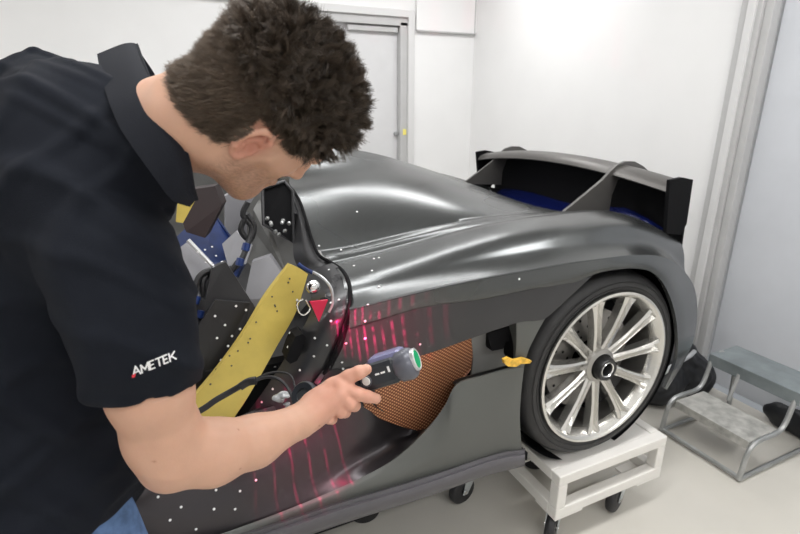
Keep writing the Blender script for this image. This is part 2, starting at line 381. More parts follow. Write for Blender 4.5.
# pillar in front of the wheel + lower blade
pA = L((516.5,322.5,1.068),(516.5,338,1.07),(516,352,1.072),(514,368,1.075))
pB = L((530,320,1.064),(529,337,1.064),(525,352,1.065),(520,369,1.066))
pC = L((546,317,1.062),(536,335,1.062),(528,352,1.062),(523.5,370,1.064))
V, F_ = thicken(loft([pA, pB, pC], 20, 4), 0.05, Vector((0, 1, 0)))
MB().add(V, F_, True).build('side_pillar', M['blade'], car)
cols = [[(524,368,1.064),(521,395,1.064),(520,422,1.064),(522,452,1.07)],[(513,368.5,1.064),(510,395,1.06),(508,425,1.06),(507,454,1.07)],[(485,376,1.07),(484,402,1.062),(483,430,1.062),(482,461,1.07)],[(457,384.5,1.08),(456,408,1.068),(455,438,1.065),(453,471,1.075)],[(445,405,1.09),(445,425,1.075),(444,448,1.07),(443,474.5,1.078)],[(430,426,1.098),(430,443,1.085),(430,460,1.075),(430,479,1.08)],[(405,451,1.10),(405,461,1.09),(405,474,1.08),(405,487,1.083)],[(380,468,1.10),(380,475,1.09),(380,484,1.083),(380,494.5,1.085)],[(330,492,1.10),(330,497,1.09),(330,503,1.088),(330,509,1.088)],[(260,520,1.10),(260,523,1.095),(262,527,1.09),(264,531,1.09)],[(180,548,1.10),(182,551,1.095),(184,553,1.09),(186,556,1.09)]]
V, F_ = thicken(loft([L(*c) for c in cols], 20, 5), 0.009, Vector((0, 1, 0)))
blade = MB().add(V, F_, True).build('lower_blade', M['blade'], car)
# dark lip along the top edge of the blade
edge = L((505,371,1.07),(485,376.5,1.07),(470,381,1.075))
MB().tube(smooth_path(L((517,366,1.10),(490,373.5,1.11),(462,381,1.12),(455,385,1.12)), 12), .011, 8).build('intake_lip', M['black'], car)
# sill under the blade
def sect(px, pt, pb, y): return [pp(px, pt, y=y+.005), pp(px, pt+(pb-pt)*.25, y=y-.028), pp(px, pb-(pb-pt)*.15, y=y-.03), pp(px, pb, y=y)]
ss = [sect(525, 452, 466, 1.078), sect(505, 454, 471, 1.075), sect(480, 461, 478, 1.078), sect(450, 471.5, 489, 1.08), sect(415, 483, 501, 1.083), sect(380, 493.5, 512, 1.086), sect(330, 508, 528, 1.09), sect(264, 530, 552, 1.093), sect(180, 555, 580, 1.10)]
V, F_ = thicken(loft(ss, 14, 5), 0.012, Vector((0, 1, 0)))
MB().add(V, F_, True).build('side_sill', M['sill'], car)
us = [[Vector((p.x, p.y, p.z)) for p in (q[3],)][0] for q in ss]
MB().prism([(0.99, 1.10, .40), (0.99, 3.05, .40), (-1.6, 3.05, .38), (-1.6, 1.12, .38)], (0, 0, .03)).build('floor_pan', M['blackm'], car)
# scoop: concave flank below the door and in front of the mesh
sc = [
 L((60,468,1.20),(60,500,1.15),(60,520,1.12),(58,545,1.10),(56,575,1.10)),
 L((130,462,1.20),(132,488,1.15),(132,505,1.12),(130,527,1.10),(126,562,1.10)),
 L((200,435,1.20),(204,468,1.17),(204,500,1.13),(200,522,1.11),(192,546,1.105)),
 L((255,412,1.20),(262,440,1.18),(268,472,1.14),(270,497,1.125),(266,519,1.105)),
 L((300,398,1.19),(316,424,1.175),(326,448,1.15),(332,470,1.14),(335,491,1.105)),
 L((332,386,1.175),(352,407,1.17),(368,427,1.165),(378,450,1.165),(384,467,1.105)),
 L((362,392,1.17),(378,408,1.185),(394,424,1.20),(404,438,1.19),(410,448,1.105)),
 L((392,412,1.18),(404,418,1.20),(416,425,1.21),(424,429,1.19),(431,427,1.105)),
]
V, F_ = thicken(loft(sc, 30, 6), 0.015, Vector((0, .6, -.8)))
scoop = MB().add(V, F_, True).build('side_scoop', M['carbon_scoop'], car)
# skin joining the side to the scoop behind the hand
jn = [L((318,385,1.12),(309,393,1.16),(300,399,1.19)), L((330,371,1.125),(331,379,1.15),(332,387,1.175)), L((352,369,1.115),(358,381,1.14),(363,393,1.17)), L((372,366,1.11),(374,385,1.14),(378,410,1.18))]
V, F_ = thicken(loft(jn, 12, 6), 0.012, Vector((0, 1, 0)))
MB().add(V, F_, True).build('side_skin', M['carbon_dark'], car)
# copper coloured mesh in the intake
ms = [L((366,364,1.125),(364,385,1.15),(364,412,1.18)), L((390,362,1.125),(391,390,1.155),(394,424,1.185)), L((420,353,1.115),(420,388,1.16),(421,431,1.18)), L((447,345,1.115),(444,380,1.165),(436,428,1.17)), L((473,335,1.115),(474,362,1.17),(461,384,1.16))]
V, F_ = thicken(loft(ms, 20, 6), 0.006, Vector((0, 1, 0)))
MB().add(V, F_, True).build('intake_mesh', M['mesh'], car, label='copper coloured perforated mesh in the side intake')
ip = [L((471,334,1.11),(473,360,1.16),(470,386,1.16)), L((495,327,1.11),(495,352,1.16),(492,380,1.16)), L((519,320,1.11),(519,345,1.15),(516,372,1.15))]
V, F_ = thicken(loft(ip, 16, 5), 0.006, Vector((0, 1, 0)))
MB().add(V, F_, True).build('intake_plate', M['panel_grey'], car)
MB().prism(L((487,333.5,1.112),(492,351,1.112),(503,349,1.112),(506,342,1.112),(516,341,1.112),(517,324,1.112)), (0, .03, 0)).build('intake_bracket', M['blackm'], car)
MB().prism(L((514,323,1.09),(513.5,360,1.09),(518,368,1.09),(519,322,1.09)), (0, .05, 0)).build('intake_wall', M['blackm'], car)
# torn piece of yellow tape on the lip
tp = L((504,360,1.05),(509,358,1.05),(515,360.5,1.05),(524,358.5,1.05),(532,361,1.05),(530,363.5,1.05),(521,364,1.05),(516,367,1.05),(508,366.5,1.05),(505,364,1.05))
MB().prism(tp, (0, .012, 0)).build('masking_tape', M['leaf'], car, label='scrap of yellow tape on the intake lip')

# shutline, jamb and door opening
outer = [(283,182,1.72),(293,189,1.70),(301,202,1.63),(307,220,1.56),(313,240,1.49),(320,255,1.43),(331,262,1.385),(343,270,1.29),(350,283,1.19),(351,299,1.12),(348,316,1.09),(341,338,1.10),(331,362,1.125),(318,386,1.14),(303,408,1.17),(280,440,1.20)]
seal = smooth_path(L(*[(a-1, b, c-.002) for a, b, c in outer]), 60)
MB().tube(seal, .0052, 8).build('door_seal', M['blackm'], car)
def jam(off): return L(*[(a-off[0]*k, b+off[1]*k, c+off[2]) for k, (a, b, c) in zip([.5, .55, .6, .75, .95, 1.15, 1.25, 1.2, 1, .9, .9, 1, 1.05, 1.1, 1.1, 1.1], outer)])
j0 = L(*[(a-1.5, b+.5, c+.015) for a, b, c in outer])
j1 = L(*[(a-6, b+2, c+.012) for a, b, c in outer])
inn = [(277,187),(285,195),(289,207),(292,222),(293,240),(294,258),(301,272),(309,281),(314,292),(313,306),(305,324),(293,345),(280,366),(262,393),(244,418),(222,452)]
j2 = L(*[((a+ia)/2-1, (b+ib)/2, c+.03) for (a, b, c), (ia, ib) in zip(outer, inn)])
j3 = L(*[(ia, ib, c+.09) for (a, b, c), (ia, ib) in zip(outer, inn)])
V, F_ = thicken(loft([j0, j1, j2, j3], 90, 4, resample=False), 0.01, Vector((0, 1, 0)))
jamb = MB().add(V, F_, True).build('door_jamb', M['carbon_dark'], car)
MB().prism(L((295,337,1.14),(302,334,1.14),(306,337,1.14),(301,353,1.14),(297,361,1.14),(290,364,1.14),(286,360,1.14),(290,348,1.14)), (0, .05, 0)).build('jamb_slot', M['blackm'], car, label='black slot in the jamb')
MB().prism(L((310,302,1.125),(328,300,1.125),(319,322,1.125)), (0, .006, 0)).build('triangle_sticker', M['redvinyl'], car, label='red triangle sticker')
MB().tube(smooth_path(L((298,264,1.20),(305,269,1.19),(313,273,1.18)), 14), .0055, 8).build('blue_strip', M['blue'], car)
MB().tube(smooth_path(L((313,272,1.155),(323,278,1.135),(331,288,1.12),(333,302,1.12),(329,312,1.125)), 14), .0035, 8).build('trim_strip', M['alu'], car)
MB().lathe([(0, 0), (.009, .002), (.015, .006), (.018, .012), (.018, .018)], pp(315, 289, y=1.14), (0, 1, 0), 20).build('lock_cap', M['chrome'], car)
MB().tube(smooth_path(L((303,299,1.14),(297,303,1.14),(299,312,1.14),(304,315,1.14),(310,309,1.14),(306,300,1.14)), 20), .0022, 6).build('latch_loop', M['chrome'], car)

# cabin behind the opening
cab = MB()
cab.prism([pp(247,208,y=1.75), pp(262,186,y=1.8), pp(291,192,y=1.75), pp(318,290,y=1.5), pp(300,312,y=1.5), pp(247,262,y=1.75)], (.02, .03, 0)).build('bulkhead', M['panel_grey'], car)
wf = L((262,188,1.68),(284,181,1.68),(292,191,1.66),(293,243,1.58),(263,224,1.64))
MB().prism(wf, (.004, .02, 0)).build('bulkhead_window', M['blackm'], car)
MB().tube([p+Vector((0, -.008, 0)) for p in wf]+[wf[0]+Vector((0, -.008, 0))], .006, 8).build('window_frame', M['carbon_dark'], car)
for k in range(9):
    q = pp(268+k*2.6+random.uniform(-2, 2), 216+random.uniform(0, 16)+k*.8, y=1.60-.006*k)
    MB().lathe([(0, -.008), (.004, -.006), (.007, 0), (.004, .006), (0, .008)], q, (random.random(), random.random(), .3), 8).build('engine_fitting', M['steel'], car)
MB().prism(L((252,262,1.55),(270,256,1.55),(297,296,1.48),(274,330,1.48),(244,300,1.5)), (.01, .03, 0)).build('seat_back_panel', M['panel_light'], car)
MB().prism(L((150,262,1.62),(192,222,1.75),(214,214,1.78),(232,240,1.70),(244,262,1.65),(236,277,1.58),(205,262,1.6)), (.01, .02, -.01)).build('blue_cover', M['blue'], car)
MB().prism(L((222,244,1.62),(236,231,1.63),(252,246,1.60),(246,264,1.58),(228,266,1.58)), (.004, .01, 0)).build('cover_label', M['panel_light'], car)
MB().prism(L((180,215,1.60),(190,190,1.62),(215,186,1.62),(222,205,1.6),(205,238,1.58),(186,232,1.58)), (.02, .06, 0)).build('seat_cushion', mat('dark_red_seat', (0.018, 0.008, 0.009), .7, bump=(20, .5), var=.3), car)
MB().prism(L((178,200,1.4),(188,198,1.4),(195,201,1.4),(183,223,1.4),(176,222,1.4)), (.0, .02, 0)).build('yellow_film', M['yellow'], car)
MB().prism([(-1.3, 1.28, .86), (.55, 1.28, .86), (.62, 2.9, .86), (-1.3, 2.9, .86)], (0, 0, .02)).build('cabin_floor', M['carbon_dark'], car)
MB().prism(L((160,262,1.45),(190,240,1.50),(252,305,1.42),(232,345,1.36),(180,330,1.36)), (0, .012, -.004)).build('tunnel_panel', M['panel_light'], car)
MB().tube(smooth_path(L((188,240,1.45),(215,268,1.42),(252,306,1.38)), 10), .006, 8).build('silver_rail', M['alu'], car)
MB().prism(L((212,268,1.40),(226,262,1.40),(262,318,1.34),(236,400,1.30),(180,420,1.28),(180,300,1.36),(205,300,1.38)), (0, .02, 0)).build('sill_inner', M['carbon_dark'], car)
MB().prism(L((196,330,1.3),(215,300,1.32),(250,303,1.32),(245,330,1.3),(205,390,1.27)), (0, .008, 0)).build('sill_cap', M['black'], car)
hose = [[(248,202,1.50),(243,215,1.5),(252,228,1.5),(247,246,1.48),(240,262,1.46),(229,270,1.45),(213,272,1.44),(203,282,1.42),(206,300,1.41),(215,290,1.41),(212,276,1.43)],
        [(246,216,1.50),(241,230,1.5),(250,240,1.5),(254,226,1.5),(247,214,1.5)], [(204,300,1.40),(198,320,1.38),(192,345,1.36),(196,370,1.34)], [(238,262,1.45),(226,276,1.44),(214,270,1.43),(200,276,1.42),(192,296,1.4)]]
for h in hose: MB().tube(smooth_path(L(*h), 40), .0085, 8).build('wiring_loom', M['rubber'], car)
for a, b in ((196,300),(190,308),(200,314),(246,247),(240,262)): MB().lathe([(0, -.012), (.011, -.01), (.011, .01), (0, .012)], pp(a, b, y=1.37), (.4, .3, 1), 10).build('loom_clip', M['blue'], car)
MB().prism([(-1.3, 2.86, .86), (.62, 2.86, .86), (.62, 2.80, 1.30), (.1, 2.70, 1.36), (-.7, 2.78, 1.25), (-1.3, 2.86, 1.0)], (0, .03, 0)).build('cabin_side', M['panel_grey'], car)
MB().prism([pp(225,196,y=1.9), pp(262,176,y=1.9), pp(262,240,y=1.9), pp(225,250,y=1.9)], (.0, .03, 0)).build('headrest', M['panel_light'], car)
# yellow board across the opening
yb = [L((290,264,1.27),(299,268,1.27),(308,274,1.27)), L((266,296,1.255),(280,304,1.255),(296,312,1.255)), L((243,334,1.24),(260,340,1.24),(277,346,1.24)), L((217,370,1.225),(237,376,1.225),(258,380,1.225)), L((188,404,1.215),(212,409,1.215),(238,412,1.215)), L((160,432,1.21),(182,442,1.21),(208,450,1.21)), L((136,460,1.20),(140,476,1.20),(150,486,1.20))]
V, F_ = thicken(loft(yb, 10, 6), 0.022, Vector((0, 1, -.2)))
board = MB().add(V, F_, True).build('sill_guard', M['yellow'], car, label='yellow film over the door sill')

# rear deck, wing and its struts
dk = [L((497,187,2.75),(508,184,2.6),(530,184.5,2.4),(560,189,2.15),(590,196,1.9),(620,206,1.68),(645,217,1.5),(664,229,1.4)),
      L((495,190,2.72),(508,188,2.57),(530,189,2.37),(560,194,2.12),(590,201,1.87),(620,211,1.66),(643,221,1.49),(660,232,1.40)),
      L((490,196,2.4),(508,200,2.3),(530,206,2.15),(560,214,1.98),(590,222,1.8),(618,226,1.62),(640,232,1.5),(656,238,1.42))]
V, F_ = thicken(loft(dk, 50, 5), 0.01, Vector((0, 0, -1)))
MB().add(V, F_, True).build('rear_deck', M['deepblue'], car, label='deep blue rear deck edge')
wx = [1.86, 1.94, 2.03, 2.12]
def wing_row(dx, dz, n=9):
    out = []
    for i in range(n):
        f = i/(n-1); y = 2.70-(2.70-1.35)*f; bow = 1-(2*f-1)**2
        out.append(Vector((1.90+dx-.02*bow, y, 1.235+dz+.055*bow)))
    return out
prof = [(-.10, -.015), (-.085, .008), (-.05, .020), (-.02, .024), (.01, .016), (.035, -.002)]
low = [(.036, -.010), (.01, .004), (-.02, .008), (-.05, .004), (-.09, -.02), (-.10, -.015)]
G = loft([wing_row(a, b) for a, b in prof+low], 30, 2)
V, F_ = grid_mesh(G)
wing = MB().add(V, F_, True).build('rear_wing', M['carbon_wing'], car)
G = loft([wing_row(.02, .0), wing_row(.035, -.12), wing_row(.045, -.27)], 30, 3)
V, F_ = thicken(G, .01, Vector((1, 0, 0)))
MB().add(V, F_, True).build('wing_underside', M['blackm'], wing)
for ye in (1.335, 2.70):
    MB().prism([(1.79, ye, 1.268), (1.86, ye, 1.275), (1.925, ye, 1.262), (1.935, ye, 1.08), (1.91, ye, 1.035), (1.82, ye, 1.05)], (0, .016, 0)).build('endplate', M['blackm'], wing)
MB().prism([(1.60, 1.40, 1.0), (1.98, 1.36, .9), (2.02, 2.8, .9), (1.75, 2.8, .98)], (0, 0, .02)).build('tail_inner', M['blackm'], car)
def strut(dy, xo):
    o = [(562,213.5),(580,199),(603,180),(611,171),(618,164.5),(626,161.5),(635,161.5),(643,166),(650,172),(643,174.5),(628,173.5),(618,180),(612,195),(609,213)]
    P_ = [pp(a, b, y=1.62)+Vector((xo, dy, 0)) for a, b in o]
    return MB().prism(P_, (.004, .018, 0))
strut(0, 0).build('wing_strut', M['carbon_wing'], car, label='near swan-neck strut of the rear wing')
strut(.90, .06).build('wing_strut', M['carbon_wing'], car, label='far swan-neck strut of the rear wing')

# ------------------------------------------------------------------ wheel
WC = Vector((1.302, 1.10, 0.675)); AX = (0, -1, 0)
wheel = thing('_', (0, 0, 0), 'x', 'x'); COL.objects.unlink(wheel)
wh = bpy.data.objects.new('rear_wheel', None)
tp_ = [(.276, -.008), (.285, -.004), (.292, .0), (.305, .003), (.322, -.002), (.337, -.012), (.347, -.027), (.351, -.05), (.352, -.14), (.351, -.26), (.345, -.288), (.325, -.31), (.30, -.312), (.278, -.30), (.270, -.29), (.270, -.02)]
tyre = MB().lathe(tp_, WC, AX, 96, closed=True)
for rr in (.30, .318): tyre.lathe([(rr-.0012, .0025), (rr, .0045), (rr+.0012, .0025)], WC, AX, 96)
wheel_root = tyre.build('rear_wheel', M['tyre'], car)
wheel_root.name = 'rear_wheel'
for k in range(3):
    gr = MB().lathe([(.3515, -.07-.05*k), (.3535, -.072-.05*k), (.3535, -.108-.05*k), (.3515, -.11-.05*k)], WC, AX, 96); gr.build('tread_band', M['tyre'], wheel_root)
rim = MB().lathe([(.285, .002), (.284, .008), (.276, .010), (.271, .006), (.266, -.002), (.261, -.012), (.250, -.03), (.246, -.12), (.246, -.24), (.262, -.27), (.27, -.28)], WC, AX, 96)
rim.build('rim', M['rim'], wheel_root)
MB().lathe([(.2455, -.03), (.2445, -.12), (.2445, -.24)], WC, AX, 96).build('rim_barrel', M['rim_in'], wheel_root)
spv = []
nsp = 11
u0 = Vector((0, 0, 1)); ax = Vector(AX); w0 = ax.cross(u0)
def spoke(a):
    d = u0*math.cos(a)+w0*math.sin(a); t = ax.cross(d)
    S = [(.046, .020, .028, -.028), (.085, .018, .013, -.022), (.14, .016, .006, -.014), (.19, .018, .001, -.008), (.235, .022, .000, -.003), (.262, .030, .003, .002)]
    V = []; F_ = []
    for r, hw, dep, h in S:
        h = h-.006
        prof = [(-hw, h-.030), (-hw, h), (-hw*.62, h+.006), (-hw*.22, h-.008), (0, h-.011), (hw*.22, h-.008), (hw*.62, h+.006), (hw, h), (hw, h-.030)]
        for q, z in prof: V.append(WC+d*r+t*q+ax*z)
    n = 9
    for i in range(len(S)-1):
        for k in range(n):
            l = (k+1) % n; F_.append((i*n+k, i*n+l, (i+1)*n+l, (i+1)*n+k))
    F_ += [tuple(range(n)), tuple((len(S)-1)*n+k for k in range(n))]
    return V, F_
for k in range(nsp):
    V, F_ = spoke(2*math.pi*k/nsp-math.radians(18)); MB().add(V, F_, False).build('spoke', M['rim'], wheel_root)
MB().lathe([(.03, -.05), (.062, -.05), (.068, -.035), (.062, -.022), (.048, -.016), (.044, -.03)], WC, AX, 40).build('hub', M['rim_in'], wheel_root)
nut = MB().lathe([(.043, -.03), (.043, .008), (.040, .014), (.032, .014), (.028, .008), (.024, .004), (.022, -.03), (.0, -.03)], WC, AX, 12)
nut.build('centre_nut', M['black'], wheel_root, label='black centre lock nut')
MB().lathe([(.024, .010), (.027, .013), (.030, .010)], WC, AX, 24).build('nut_ring', M['chrome'], wheel_root)
dm = MB().lathe([(.075, -.10), (.075, -.085), (.19, -.085), (.19, -.115), (.075, -.115)], WC, AX, 64)
dm.build('brake_disc', M['disc'], wheel_root)
MB().lathe([(.05, -.16), (.246, -.16)], WC, AX, 48).build('dark_backing', M['blackm'], wheel_root)  # added black disc standing in for the darkness between the spokes
hb = MB()
for ring, cnt in ((.10, 14), (.13, 18), (.165, 22)):
    for k in range(cnt):
        a = 2*math.pi*k/cnt+ring*9; d = u0*math.cos(a)+w0*math.sin(a)
        hb.lathe([(0, .001), (.0055, .001), (.0055, -.002)], WC+d*ring+ax*-.085, AX, 8)
hb.build('vent_hole', M['blackm'], wheel_root, kind='stuff')
MB().lathe([(.15, -.07), (.215, -.07), (.215, -.14), (.15, -.14)], WC, AX, 24, a0=math.radians(185), a1=math.radians(240), closed=True).build('brake_caliper', M['rubber'], wheel_root)
# wheel housing
MB().lathe([(.375, -.02), (.385, -.1), (.385, -.38), (.02, -.40)], WC, AX, 64, a0=math.radians(-160), a1=math.radians(160)).build('wheel_housing', M['blackm'], car)

# target dots: cast from the photograph's points onto the real surfaces
dg = bpy.context.evaluated_depsgraph_get()
def bvh(objs):
    V = []; F_ = []
    for o in objs:
        mw = mat_world(o); n = len(V); V += [mw @ v.co for v in o.data.vertices]; F_ += [tuple(i+n for i in p.vertices) for p in o.data.polygons]
    return BVHTree.FromPolygons(V, F_)
carparts = [o for o in COL.objects if o.type == 'MESH' and o.parent in (car, wheel_root)]
BV = bvh(carparts)
dot_me = None
DOTS = [(357,212),(319,246),(379,258),(354,266),(374,259),(372,271),(379,287),(368,305),(365,321),(341,250),(519,279),(420,344),(343,369),(365,338),(346,343),(342,362),
 (141,487),(158,497),(181,507),(214,509),(216,490),(240,491),(256,480),(196,529),(170,520),(235,509),(297,300),
 (331,303),(331,321),(315,338),(300,370),(290,333),(275,367),(273,389),(314,356),(329,270),(339,300),(327,345),
 (288,347),(262,402),(240,329),(232,336),(217,338),(225,325),(228,346),(221,360),(246,310),(205,250),(212,247),(216,256),(222,262),(198,252),(206,262),(236,306),(215,316)]
for k, (a, b) in enumerate(DOTS):
    o0 = cam.location; dr = (pp(a, b, d=1)-Vector(o0)).normalized()
    hit, nr, fi, ds = BV.ray_cast(Vector(o0), dr)
    if hit is None or ds > 4: continue
    if nr.dot(dr) > 0: nr = -nr
    if dot_me is None:
        o = MB().lathe([(0, .0012), (.0030, .0010), (.0034, 0)], (0, 0, 0), (0, 0, 1), 12).build('target_dot', M['dot']); dot_me = o.data
    else: o = bpy.data.objects.new('target_dot', dot_me); COL.objects.link(o)
    o.parent = car; o.matrix_parent_inverse = mat_world(car).inverted()
    o.location = hit+nr*.001; o.rotation_euler = nr.to_track_quat('Z', 'Y').to_euler()
    sz = 1.0 if ds < 1.8 else 1.5; o.scale = (sz, sz, 1)
BB = bvh([board]); dme = None
for k in range(26):
    a, b = 300-k*5.2+random.uniform(-14, 14), 272+k*6.0+random.uniform(-4, 4)
    dr = (pp(a, b, d=1)-cam.location).normalized(); hit, nr, fi, ds = BB.ray_cast(cam.location, dr)
    if hit is None: continue
    if nr.dot(dr) > 0: nr = -nr
    if dme is None: o = MB().lathe([(0, .001), (.0022, .0008), (.0026, 0)], (0, 0, 0), (0, 0, 1), 10).build('target_dot', M['darkdot'], label='dark target dot'); dme = o.data
    else: o = bpy.data.objects.new('target_dot', dme); COL.objects.link(o); o['label'] = 'dark target dot'
    o.parent = car; o.matrix_parent_inverse = mat_world(car).inverted(); o.location = hit+nr*.001; o.rotation_euler = nr.to_track_quat('Z', 'Y').to_euler()

# ------------------------------------------------------------------ wheel dolly
dl = thing('wheel_dolly', (1.38, 1.27, 0), 'white steel wheel dolly on black casters carrying the rear wheel', 'dolly')
x0, x1, y0, y1, zt, zb = 1.105, 1.645, 1.055, 1.46, .3195, .135
f = MB(); tb = .042
for z in (zt-tb, zb):
    f.box((x0, y0, z), (x1, y0+tb, z+tb), .004); f.box((x0, y1-tb, z), (x1, y1, z+tb), .004)
    f.box((x0, y0+tb, z), (x0+tb, y1-tb, z+tb), .004); f.box((x1-tb, y0+tb, z), (x1, y1-tb, z+tb), .004)
for x in (x0, x1-tb):
    for y in (y0, y1-tb): f.box((x, y, zb+tb), (x+tb, y+tb, zt-tb), .004)
f.build('frame', M['white_paint'], dl)
for x in (x0, x1-.13):
    for y in (y0, y1-.11): MB().box((x, y, zb-.008), (x+.13, y+.11, zb), .002).build('mounting_plate', M['white_paint'], dl)
MB().box((x1-.22, y1-.20, zb+.004), (x1-tb, y1-tb, zb+.014), .002).build('gusset', M['white_paint'], dl)
MB().box((x0+tb, y0+tb, zt-.012), (x1-tb, y1-tb, zt-.004), .002).build('top_plate', M['white_paint'], dl)
def caster(parent, x, y, rz, name='caster', R=.060):
    """fork, wheel, axle under a plate at z=zb"""
    Mx = Matrix.Translation((x, y, 0)) @ Matrix.Rotation(rz, 4, 'Z'); o = .028
    k = MB().lathe([(.0, .125), (.030, .125), (.034, .120), (.024, .117), (0, .117)], (0, 0, 0), (0, 0, 1), 20)
    for sgn in (-1, 1):
        k.prism([(-.026, sgn*.021, .119), (.026, sgn*.021, .119), (o+.012, sgn*.021, .052), (o-.012, sgn*.021, .048)], (0, sgn*.003, 0))
    k.prism([(-.026, -.024, .1185), (.026, -.024, .1185), (.026, .024, .1185), (-.026, .024, .1185)], (0, 0, .003))
    k.v = [tuple(Mx @ Vector(v)) for v in k.v]; fk = k.build(name, M['zinc'], parent)
    w = MB().lathe([(.012, -.016), (R-.008, -.017), (R-.002, -.012), (R, 0), (R-.002, .012), (R-.008, .017), (.012, .016)], (o, 0, R+.001), (0, 1, 0), 28)
    w.v = [tuple(Mx @ Vector(v)) for v in w.v]; w.build('caster_wheel', M['rubber'], fk)
    a = MB().lathe([(0, -.026), (.008, -.026), (.008, .026), (0, .026)], (o, 0, R+.001), (0, 1, 0), 12)
    a.v = [tuple(Mx @ Vector(v)) for v in a.v]; a.build('axle_bolt', M['chrome'], fk)
caster(dl, x0+.05, y0+.055, math.radians(215)); caster(dl, x1-.16, y0+.055, math.radians(200)); caster(dl, x0+.24, y1-.05, math.radians(140)); caster(dl, x1-.06, y1-.055, math.radians(30))
# jack trolley under the car with one black caster showing
jk = thing('jack_trolley', (0.86, 1.42, 0), 'black castered trolley under the car sill, mostly hidden', 'trolley')
MB().box((.50, 1.40, .125), (1.0, 2.0, .165), .006).box((.70, 1.62, .165), (.84, 1.76, .372), .006).build('frame', M['blackm'], jk)
caster(jk, .955, 1.40, math.radians(190)); caster(jk, .56, 1.46, math.radians(170)); caster(jk, .955, 1.95, math.radians(190)); caster(jk, .56, 1.95, math.radians(170))
# second dolly arrangement: far side wheel rests on a stand
fw = MB().lathe(tp_, Vector((1.31, 3.10, .665)), (0, 1, 0), 48, closed=True).build('rear_wheel', M['tyre'], car, label='far rear wheel')
MB().lathe([(.27, -.02), (.25, -.06), (.06, -.05), (0, -.05)], Vector((1.31, 3.10, .665)), (0, 1, 0), 32).build('rim', M['rim'], fw)
ds = thing('wheel_dolly', (1.31, 2.95, 0), 'white wheel dolly on the far side of the car, hidden behind the body', 'dolly')
f = MB(); yy0, yy1 = 2.76, 3.16
for z in (zt-tb, zb):
    f.box((x0, yy0, z), (x1, yy0+tb, z+tb), .004).box((x0, yy1-tb, z), (x1, yy1, z+tb), .004).box((x0, yy0, z), (x0+tb, yy1, z+tb), .004).box((x1-tb, yy0, z), (x1, yy1, z+tb), .004)
for x in (x0, x1-tb):
    for y in (yy0, yy1-tb): f.box((x, y, zb), (x+tb, y+tb, zt-.001), .004)
f.build('frame', M['white_paint'], ds)
for x in (x0+.05, x1-.05):
    for y in (yy0+.05, yy1-.05): caster(ds, x, y, math.radians(180))

# ------------------------------------------------------------------ step stool
st = thing('step_stool', (2.28, 1.15, 0), 'grey metal two-step stool with tubular legs beside the wall door', 'stool')
sx0, sy0, sy1 = 2.10, .985, 1.365
A = MB().box((sx0, sy0+.01, .170), (sx0+.20, sy1-.025, .190), .005).box((sx0-.004, sy0+.01, .150), (sx0+.008, sy1-.025, .190), .003)
A.build('lower_step', M['step'], st)
MB().box((sx0+.25, sy0-.02, .345), (sx0+.46, sy1+.012, .37), .005).box((sx0+.246, sy0-.02, .31), (sx0+.256, sy1+.012, .37), .003).build('top_step', M['step_top'], st)
for y in (sy0, sy1):
    MB().tube(smooth_path([(sx0-.03, y, .012), (sx0-.015, y, .13), (sx0+.01, y, .170), (sx0+.06, y, .185), (sx0+.18, y, .185), (sx0+.225, y, .22), (sx0+.25, y, .31), (sx0+.27, y, .35), (sx0+.33, y, .365)], 40), .011, 8).build('front_leg', M['steel'], st)
    MB().tube(smooth_path([(sx0+.44, y, .36), (sx0+.465, y, .32), (sx0+.49, y, .012)], 20), .011, 8).build('rear_leg', M['steel'], st)
    MB().tube([(sx0-.028, y, .014), (sx0+.488, y, .014)], .010, 8).build('foot_rail', M['steel'], st)
MB().tube([(sx0-.028, sy0, .02), (sx0-.028, sy1, .02)], .010, 8).build('cross_bar', M['steel'], st)
MB().tube([(sx0+.21, sy1-.14, .20), (sx0+.25, sy1-.14, .33)], .009, 8).build('brace', M['steel'], st)

